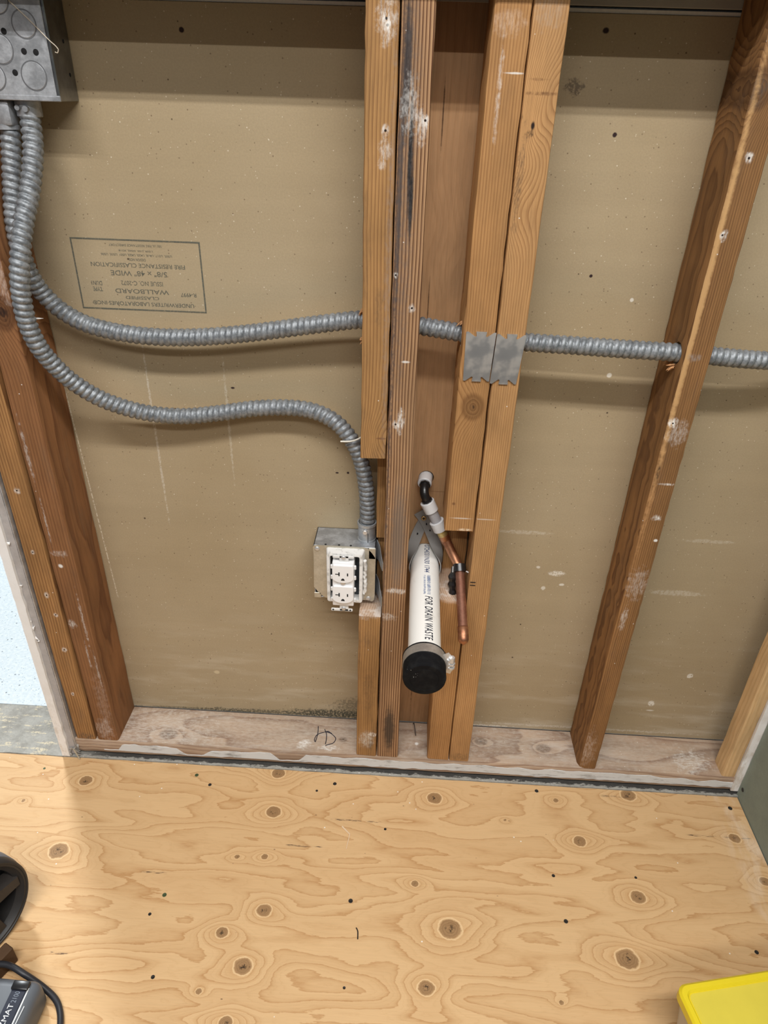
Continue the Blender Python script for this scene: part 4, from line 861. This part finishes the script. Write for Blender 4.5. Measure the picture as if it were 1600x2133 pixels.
cap = add('rubber_cap', lathe(D0, DA, [(L-0.020, RP+0.0002), (L-0.020, 0.0305), (L-0.0185, 0.0316), (L-0.0172, 0.0314), (L-0.0170, 0.0300), (L-0.0010, 0.0300), (L-0.0008, 0.0306), (L+0.0130, 0.0304), (L+0.0195, 0.0306), (L+0.0225, 0.0298), (L+0.0240, 0.0275), (L+0.0240, 0.0206), (L+0.0236, 0.0200), (L+0.0240, 0.0194), (L+0.0242, 0.0010)], 56), m_rub_b.m, dr, None, 30)
m_band = galvanized('dirty_steel_band', (0.50, 0.46, 0.42), 0.42, 0.6)
band = add('hose_clamp', lathe(D0, DA, [(L-0.0170, 0.0299), (L-0.0170, 0.0309), (L-0.0010, 0.0312), (L-0.0010, 0.0302)], 56), m_band, dr)
ctr = D0+DA*(L-0.009); rt = Vector((1, 0, 0)); up = Vector((0, 0, 1))
hx = ctr+rt*0.0345+up*0.001
add('clamp_housing', join(sweep(spline([ctr+rt*0.0262+up*0.0170, ctr+rt*0.0325+up*0.0075, ctr+rt*0.0335-up*0.0050, ctr+rt*0.0300-up*0.0150], 0.002), 0.0085, 4, True, 0.12, 1.0),
                          cyl(hx+up*0.0085, hx-up*0.0090, 0.0036, 14)), m_scr, band)
add('clamp_bolt', join(cyl(hx+rt*0.0035+up*0.0035, hx+rt*0.0035+up*0.0120, 0.0048, 6), cyl(hx+rt*0.0035-up*0.0010, hx+rt*0.0035+up*0.0020, 0.0058, 6), cyl(hx+rt*0.0035-up*0.0075, hx+rt*0.0035-up*0.0045, 0.0056, 16)), m_scr, band)

# grey strap hanger round the drain
def strap_mesh():
    S = Vector((0.1010, 0.0870, 0.4900)); cz = 0.4108; cx = 0.1075; R = RP+0.0012; ya = 0.0560
    path, wd = [], []
    n = 60
    # from upper left end across the screw, down the right side, under the pipe, up the left side, back behind the screw
    pts = [(0.0925, 0.0868, 0.5010, 0), (0.1010, 0.0868, 0.4895, 0), (0.1100, 0.0855, 0.4740, 0), (0.1215, 0.0790, 0.4500, 0.25), (cx+R, 0.0640, 0.4260, 0.8), (cx+R+0.0003, ya, cz, 1), (cx+R*0.7, ya, cz-R*0.7, 1), (cx, ya, cz-R, 1), (cx-R*0.7, ya, cz-R*0.7, 1),
           (cx-R-0.0003, ya, cz, 1), (cx-R, 0.0640, 0.4260, 0.8), (0.0885, 0.0800, 0.4480, 0.25), (0.0960, 0.0880, 0.4690, 0), (0.1030, 0.0886, 0.4850, 0)]
    P = []
    for i in range(len(pts)-1):
        a = Vector(pts[max(i-1, 0)]); b = Vector(pts[i]); c = Vector(pts[i+1]); d = Vector(pts[min(i+2, len(pts)-1)])
        A, B, Cc, D = [Vector(q) for q in (pts[max(i-1, 0)][:3], pts[i][:3], pts[i+1][:3], pts[min(i+2, len(pts)-1)][:3])]
        for k in range(6):
            t = k/6; P.append((0.5*((2*B)+(Cc-A)*t+(2*A-5*B+4*Cc-D)*t*t+(3*B-3*Cc+D-A)*t**3), pts[i][3]*(1-t)+pts[i+1][3]*t))
    P.append((Vector(pts[-1][:3]), 0)); V, F = [], []
    for i, (p, k) in enumerate(P):
        t = (P[min(i+1, len(P)-1)][0]-P[max(i-1, 0)][0]).normalized()
        flat = t.cross(Vector((0, 1, 0))).normalized()         # width direction lying in the wall plane
        if i > len(P)*0.5: pass
        axis = Vector((0, 1, 0))
        flat2 = flat if flat.dot(Vector((1, 0, 0))*(1 if i < len(P)/2 else 1)) > 0 or True else -flat
        sgn = 1
        w = (flat2*(1-k)*sgn+axis*k).normalized(); w = (w-t*w.dot(t)).normalized(); nrm = t.cross(w).normalized()
        for (sw, sn) in ((-1, -1), (1, -1), (1, 1), (-1, 1)): V.append(p+w*(0.0092*sw)+nrm*(0.0007*sn))
    for i in range(len(P)-1):
        for q in range(4): F.append((i*4+q, i*4+(q+1) % 4, (i+1)*4+(q+1) % 4, (i+1)*4+q))
    F += [(3, 2, 1, 0), tuple((len(P)-1)*4+q for q in range(4))]
    return V, F
SH = (0.1010, 0.0880, 0.4900)
st = thing('pipe_strap', 'grey plastic strap looped around the white drain and screwed to the board', 'strap', SH)
add('strap_band', strap_mesh(), plain('grey_strap_plastic', (0.235, 0.225, 0.215), 0.55, 0, 0.4, 0.08), st, None, 40)
o = add('strap_screw', lathe((0.1013, 0.0862, 0.4897), (0, -1, 0), [(0, 0.0045), (0.0012, 0.0045), (0.0018, 0.0036), (0.0010, 0.0012)], 18), plain('brass_screw', (0.52, 0.34, 0.16), 0.35, 0.6), st); o['label'] = 'brass-coloured screw'
add('screw_cross', join(box(0.1013-0.0024, 0.1013+0.0024, 0.0842, 0.0848, 0.4892, 0.4902), box(0.1008, 0.1018, 0.0842, 0.0848, 0.4873, 0.4921)), m_void, o)
for (x, z) in ((0.1065, 0.4800), (0.1130, 0.4680), (0.0925, 0.4600), (0.0890, 0.4500)):
    add('strap_hole', lathe((x, 0.0846 if x > 0.1 else 0.0850, z), (0, -1, 0), [(0, 0.0012), (0.0006+0.002, 0.0012), (0.0028, 0.0009)], 10), m_void, st)

# ------------------------------------------------------------------ water stub: fittings and copper
W0 = Vector((0.1010, 0.0900, 0.5650))
wt = thing('water_pipe', 'copper water stub with white expansion rings and black elbow, right of the drain', 'pipe', W0)
m_pexr = plain('white_pex_ring', (0.72, 0.73, 0.75), 0.4, 0, 0.5, 0.05)
m_blk = plain('black_fitting_plastic', (0.012, 0.012, 0.013), 0.3, 0, 0.6)
mp = Mat('translucent_pex', 0.4, 0, 0.5, (0.52, 0.52, 0.55)); mp.b.inputs['Transmission Weight'].default_value = 0.25; mp.b.inputs['Subsurface Weight'].default_value = 0.2; mp.b.inputs['Subsurface Radius'].default_value = (0.01, 0.01, 0.01)
def cu_mat(name, a, b, r):
    m = Mat(name, r, 0.9, 0.5); X, Y, Z = m.xyz(); v = m.vec(X, Y, Z); n = m.noise(v, 90, 5, 0.65); n2 = m.noise(v, 400, 3, 0.6)
    m.color(m.gain(m.mix(n.step(0.40, 0.66), a, b), n2*0.3+0.85)); m.rough(n*0.3+(r-0.12)); return m.m
m_cu = cu_mat('bright_copper', (0.52, 0.26, 0.145), (0.34, 0.15, 0.085), 0.40); m_cu2 = cu_mat('tarnished_copper', (0.46, 0.235, 0.165), (0.34, 0.16, 0.11), 0.42)
m_brass = galvanized('brass_sleeve', (0.62, 0.50, 0.22), 0.3, 0.4)
e1 = Vector((0.0990, 0.0640, 0.5500)); e2 = Vector((0.1010, 0.0620, 0.5450))
a1 = Vector((0.1000, 0.0720, 0.5555))
# ring at the board, elbow, ring, tube, ring, brass, copper
add('expansion_ring', lathe((0.1005, 0.0960, 0.5650), (-0.10, -1.0, -0.22), [(0, 0.0100), (0.001, 0.0112), (0.0200, 0.0115), (0.0215, 0.0105), (0.0216, 0.0060)], 32), m_pexr, wt)
elb = spline([(0.1000, 0.0800, 0.5620), (0.0985, 0.0680, 0.5590), (0.0990, 0.0600, 0.5510), (0.1035, 0.0590, 0.5400), (0.1085, 0.0590, 0.5300)], 0.002)
add('elbow', join(sweep(elb, 0.0072, 20), lathe((0.0992, 0.0735, 0.5607), (-0.1, -1, -0.22), [(0, 0.0092), (0.003, 0.0092)], 8), lathe((0.1030, 0.0590, 0.5412), (0.42, 0, -0.9), [(0, 0.0090), (0.003, 0.0090)], 8)), m_blk, wt)
q0 = Vector((0.1040, 0.0592, 0.5375)); q1 = Vector((0.1330, 0.0580, 0.4790)); qd = (q1-q0); ql = qd.length
def along(t): return q0+qd*t
add('expansion_ring', lathe(along(0.0), qd, [(0, 0.0074), (0, 0.0114), (0.0005, 0.0118), (0.0185, 0.0114), (0.0190, 0.0100)], 32), m_pexr, wt)
o = add('plastic_sleeve', lathe(along(0.25), qd, [(0, 0.0088), (0.026, 0.0086)], 28), mp.m, wt); o['label'] = 'translucent grey tube'
add('expansion_ring', lathe(along(0.60), qd, [(0, 0.0080), (0, 0.0110), (0.0005, 0.0122), (0.0170, 0.0120), (0.0180, 0.0110), (0.0180, 0.0080)], 32), m_pexr, wt)
o = add('sleeve_collar', lathe(along(0.84), qd, [(0, 0.0088), (0.013, 0.0088), (0.0132, 0.0080)], 28), m_brass, wt); o['label'] = 'brass collar'
cb = [along(0.95), along(1.05), Vector((0.1395, 0.0565, 0.4670)), Vector((0.1500, 0.0490, 0.4490)), Vector((0.1590, 0.0400, 0.4350)), Vector((0.1640, 0.0320, 0.4270))]
o = add('copper_pipe', join(sweep(spline(cb, 0.003), 0.0076, 24), lathe(along(0.98), qd, [(0, 0.0088), (0.018, 0.0088), (0.019, 0.0078)], 24)), m_cu, wt, None, 50); o['label'] = 'bright copper upper length'
c0, c1 = Vector((0.1645, 0.0310, 0.4262)), Vector((0.1739, -0.0500, 0.3437)); cdv = c1-c0; cl = cdv.length
o = add('copper_pipe', lathe(c0-cdv*0.02, cdv, [(0, 0.0070), (0.001, 0.0078), (cl*0.80, 0.0078), (cl*0.80+0.001, 0.0088)], 28), m_cu2, wt, None, 50); o['label'] = 'tarnished copper lower length'
o = add('end_cap', lathe(c0+cdv*0.79, cdv, [(0, 0.0080), (0.0005, 0.0088), (0.0200, 0.0088), (0.0235, 0.0082), (0.0265, 0.0060), (0.0282, 0.0030), (0.0300, 0.0008)], 28), m_cu, wt, None, 60); o['label'] = 'domed copper cap'
# black clamp fixing the pipe to the notched stud
kd = Vector((-1, 0.1, 0)).normalized(); kc_ = c0+cdv*0.06
clampm = join(lathe(c0-cdv*0.09, cdv, [(0, 0.0085), (0.0005, 0.0108), (0.013, 0.0112), (0.0135, 0.0085)], 24), sweep(spline([c0+Vector((-0.006, 0.002, 0.004)), c0+Vector((-0.0110, -0.002, -0.012)), c0+Vector((-0.0105, -0.006, -0.032)), c0+Vector((-0.0085, -0.010, -0.045))], 0.003), lambda i, a: 0.0062+0.0012*math.sin(i*1.3), 8))
add('pipe_clamp', clampm, m_blk, wt, None, 40)
o = add('clamp_nail', join(cyl(c0+Vector((0.0085, -0.002, 0.0010)), c0+Vector((0.0150, -0.006, 0.0000)), 0.0014, 10), cyl(c0+Vector((-0.012, -0.004, 0.010)), c0+Vector((-0.0120, -0.008, 0.001)), 0.0012, 10)), m_scr, wt)
# two staple legs in the pale stud
for z in (0.4260, 0.4200):
    o = add('staple', box(0.1800, 0.1885, -0.0009, 0.0006, z-0.0005, z+0.0005), m_void, None, (0.184, 0, z)); tag(o, '%s of two thin black staples in the pale stud beside the copper pipe' % ('upper' if z > 0.423 else 'lower'), 'staple')

# ------------------------------------------------------------------ things on the plywood
m_spl = plain('pale_splinter', (0.80, 0.62, 0.42), 0.7)
o = add('wood_splinter', join(box(-0.0012, 0.0012, 0, 0.021, 0, 0.0016), ), m_spl, None, (0, 0, 0))
bpy.data.objects.remove(o)
def stick(a, b, r):
    return lathe(a, Vector(b)-Vector(a), [(0, r), ((Vector(b)-Vector(a)).length, r*0.8)], 5)
tag(add('wood_splinter', join(stick((-0.0159, -0.1267, FZ+0.0020), (-0.0007, -0.1409, FZ+0.0014), 0.0013), stick((-0.0007, -0.1409, FZ+0.0014), (-0.0044, -0.1690, FZ+0.0010), 0.0009)), m_spl, None, (-0.0007, -0.1409, FZ)), 'thin bent wood splinter lying on the middle of the plywood', 'splinter')
tag(add('wire_scrap', sweep(spline([(0.0245, -0.3025, FZ+0.0008), (0.0275, -0.3080, FZ+0.0008), (0.0283, -0.3200, FZ+0.0008)], 0.002), 0.0009, 6), m_void, None, (0.0275, -0.308, FZ)), 'short curved black scrap lying on the plywood near the front', 'scrap')

# black spoked wheel
wc = Vector((-0.5400, -0.3580, 0.0350)); wa = Vector((0.90, -0.42, 0.10)).normalized(); RW = 0.0770
wh = thing('tool_wheel', 'black spoked plastic wheel standing at the left edge of the plywood', 'wheel', (wc.x, wc.y, FZ))
m_tyre = plain('worn_black_plastic', (0.022, 0.020, 0.019), 0.5, 0, 0.4, 0.3, 40); m_rim = plain('dusty_black_plastic', (0.030, 0.025, 0.022), 0.55, 0, 0.4, 0.3, 60)
m_tread = plain('grey_scuffed_tread', (0.16, 0.165, 0.18), 0.55, 0, 0.4, 0.4, 25)
add('tyre', lathe(wc-wa*0.028, wa, [(0, RW*0.80), (0, RW*0.96), (0.004, RW*1.01), (0.028, RW*1.02), (0.040, RW*1.01), (0.0430, RW*0.985), (0.0430, RW*0.955), (0.0415, RW*0.945), (0.0415, RW*0.91), (0.0400, RW*0.90), (0.0330, RW*0.80), (0.0200, RW*0.78), (0, RW*0.80)], 64, False), m_tyre, wh, None, 40)
add('tread_band', lathe(wc-wa*0.026, wa, [(0, RW*1.015), (0.002, RW*1.03), (0.022, RW*1.03), (0.024, RW*1.015)], 64, False), m_tread, wh)
u, w = frame_of(wa)
sp = []
for i in range(5):
    a = 2*math.pi*i/5+0.55; d = u*math.cos(a)+w*math.sin(a); s = wa.cross(d)
    V = []
    for (r, hw) in ((RW*0.16, 0.0150), (RW*0.84, 0.0115)):
        for (q, h) in ((-hw, -0.012), (hw, -0.012), (hw*0.7, 0.0105), (-hw*0.7, 0.0105)): V.append(wc+d*r+s*q+wa*h)
    add('spoke', (V, [(0, 1, 2, 3), (7, 6, 5, 4), (0, 4, 5, 1), (1, 5, 6, 2), (2, 6, 7, 3), (3, 7, 4, 0)]), m_rim, wh)
add('hub', lathe(wc-wa*0.015, wa, [(0, RW*0.30), (0.026, RW*0.28), (0.032, RW*0.20), (0.034, RW*0.10)], 32), m_rim, wh)
add('wheel_disc', lathe(wc-wa*0.022, wa, [(0, RW*0.84), (0.004, RW*0.84)], 40), m_void, wh)
# brown block under it
tag(add('wood_block', xf(box(-0.017, 0.0, -0.055, 0.0, 0, 0.036, 0.0015, 1), Matrix.Translation((-0.4810, -0.3830, FZ)) @ Matrix.Rotation(-0.436, 4, 'Z')), plain('dark_brown_wood', (0.085, 0.048, 0.026), 0.7, 0, 0.2, 0.2, 90), None, (-0.50, -0.39, FZ)), 'dark brown block at the left edge between wheel and grey tool', 'block')

# grey power tool with a black cord
m_gt = plain('grey_tool_plastic', (0.100, 0.112, 0.128), 0.45, 0, 0.5, 0.12, 30); m_wl = plain('white_tool_print', (0.70, 0.72, 0.72), 0.5); m_lab = plain('navy_label', (0.020, 0.024, 0.040), 0.4)
TB = Vector((-0.4430, -0.4750, FZ)); TM = Matrix.Translation(TB) @ Matrix.Rotation(math.radians(-1), 4, 'Z')
tl = thing('power_tool', 'grey plastic power tool with dark label strip at the lower left corner', 'tool', TB)
def tp(name, vf, m, par=None, sm=35): return add(name, xf(vf, TM), m, par or tl, None, sm)
body = tp('tool_body', box(-0.060, 0.034, -0.16, 0.046, 0.0, 0.055, 0.014, 4), m_gt)
tp('label_strip', box(-0.002, 0.018, -0.15, 0.036, 0.0545, 0.0562, 0.0004, 1), m_lab, body)
tp('label_cap', box(-0.004, 0.020, 0.028, 0.040, 0.0530, 0.0590, 0.002, 2), m_blk, body)
def flat_on(v, rot, cx, cy, z): c, s = math.cos(rot), math.sin(rot); return [Vector((cx+p.x*c-p.y*s, cy+p.x*s+p.y*c, z)) for p in v]
v, f = lettering('PLAZMAT', 0.046, 0.0072); tp('label_lettering', (flat_on(v, math.pi/2, 0.0070, -0.012, 0.05645), f), m_wl, body, 0)
v, f = lettering('2100', 0.014, 0.0070); tp('label_lettering', (flat_on(v, math.pi/2, 0.0078, 0.0195, 0.05645), f), ink('dim_label_print', (0.30, 0.34, 0.40)), body, 0)
def line(pts, wdt, z): 
    P = []
    for a, b in zip(pts[:-1], pts[1:]):
        a, b = Vector((*a, z)), Vector((*b, z)); d = (b-a).normalized(); s = Vector((-d.y, d.x, 0))*wdt/2
        P.append(([a-s, b-s, b+s, a+s], [(0, 1, 2, 3)]))
    return join(*P)
tp('white_line', line([(0.0200, 0.032), (0.0200, -0.030), (0.026, -0.052)], 0.0018, 0.0554), m_wl, body, 0)
tp('white_line', line([(0.0248, 0.010), (0.0240, -0.012), (0.0256, -0.034)], 0.0011, 0.0553), m_wl, body, 0)
tp('red_button', box(0.025, 0.0345, -0.042, -0.030, 0.036, 0.050, 0.003, 2), plain('dull_red_plastic', (0.22, 0.03, 0.018), 0.45), body)
m_cord = plain('black_cord_rubber', (0.020, 0.021, 0.026), 0.45, 0, 0.5)
CP = [(-0.5200, -0.4080, FZ+0.0300), (-0.4800, -0.4060, FZ+0.0350), (-0.4500, -0.4150, FZ+0.0320), (-0.4200, -0.4230, FZ+0.0120), (-0.3960, -0.4370, FZ+0.0048), (-0.3800, -0.4620, FZ+0.0048), (-0.3740, -0.4950, FZ+0.0048), (-0.3760, -0.5500, FZ+0.0048)]
add('cord', sweep(spline(CP, 0.004), 0.0044, 12), m_cord, tl, None, 60)

# yellow-lidded organiser
YB = Vector((0.5900, -0.4550, FZ)); yu = Vector((0.1284, 0.0261, 0)).normalized(); yv = Vector((0.0, 0.0, 1)).cross(yu)
YM = Matrix.Translation(Vector((0.4640, -0.4140, FZ))) @ Matrix.Rotation(math.atan2(yu.y, yu.x), 4, 'Z')
yl = thing('storage_case', 'translucent storage case with bright yellow lid at the lower right corner', 'case', YB)
m_y = Mat('yellow_lid_plastic', 0.35, 0, 0.5, (0.78, 0.62, 0.02)); m_y.b.inputs['Subsurface Weight'].default_value = 0.15; m_y.b.inputs['Subsurface Radius'].default_value = (0.02, 0.02, 0.005)
m_y2 = plain('yellow_lid_panel', (0.70, 0.58, 0.07), 0.3, 0, 0.5, 0.12, 14)
m_tr = Mat('frosted_clear_plastic', 0.4, 0, 0.5, (0.72, 0.66, 0.54)); m_tr.b.inputs['Transmission Weight'].default_value = 0.35
def yp(name, vf, m, par=None, sm=35): return add(name, xf(vf, YM), m, par or yl, None, sm)
H = 0.123
def rbox(x0, x1, y0, y1, z0, z1, r, tap=0.0):
    P = rrect(x0, x1, y0, y1, r, 6); Q = rrect(x0+tap, x1-tap, y0+tap, y1-tap, r, 6); n = len(P)
    V = [(x, y, z1) for x, y in P]+[(x, y, z0) for x, y in Q]
    return V, [tuple(range(n)), tuple(range(2*n-1, n-1, -1))]+[(i, (i+1) % n, n+(i+1) % n, n+i) for i in range(n)]
bodyv = rbox(0.004, 0.300, -0.256, -0.004, 0.0, H-0.010, 0.012, 0.012)
yp('case_body', bodyv, m_tr.m)
def lid():
    rows = [(0.0, H-0.016, 0.014), (0.0, H-0.003, 0.014), (0.003, H, 0.012), (0.0085, H, 0.010), (0.0115, H-0.004, 0.008)]
    V, F = [], []; n = None
    for (ins, z, r) in rows:
        P = rrect(ins, 0.304-ins, -0.260+ins, -ins, r, 6); n = len(P); V += [(x, y, z) for x, y in P]
    for k in range(len(rows)-1): F += [(k*n+i, k*n+(i+1) % n, (k+1)*n+(i+1) % n, (k+1)*n+i) for i in range(n)]
    F += [tuple(range(n)), tuple(range(len(rows)*n-1, (len(rows)-1)*n-1, -1))]; return V, F
ld = yp('lid', lid(), m_y.m)
yp('lid_panel', rbox(0.0125, 0.2915, -0.2475, -0.0125, H-0.0044, H-0.0034, 0.007), m_y2, ld)
yp('latch', box(-0.0045, 0.004, -0.110, -0.050, H-0.045, H-0.010, 0.002, 2), m_y.m, ld)
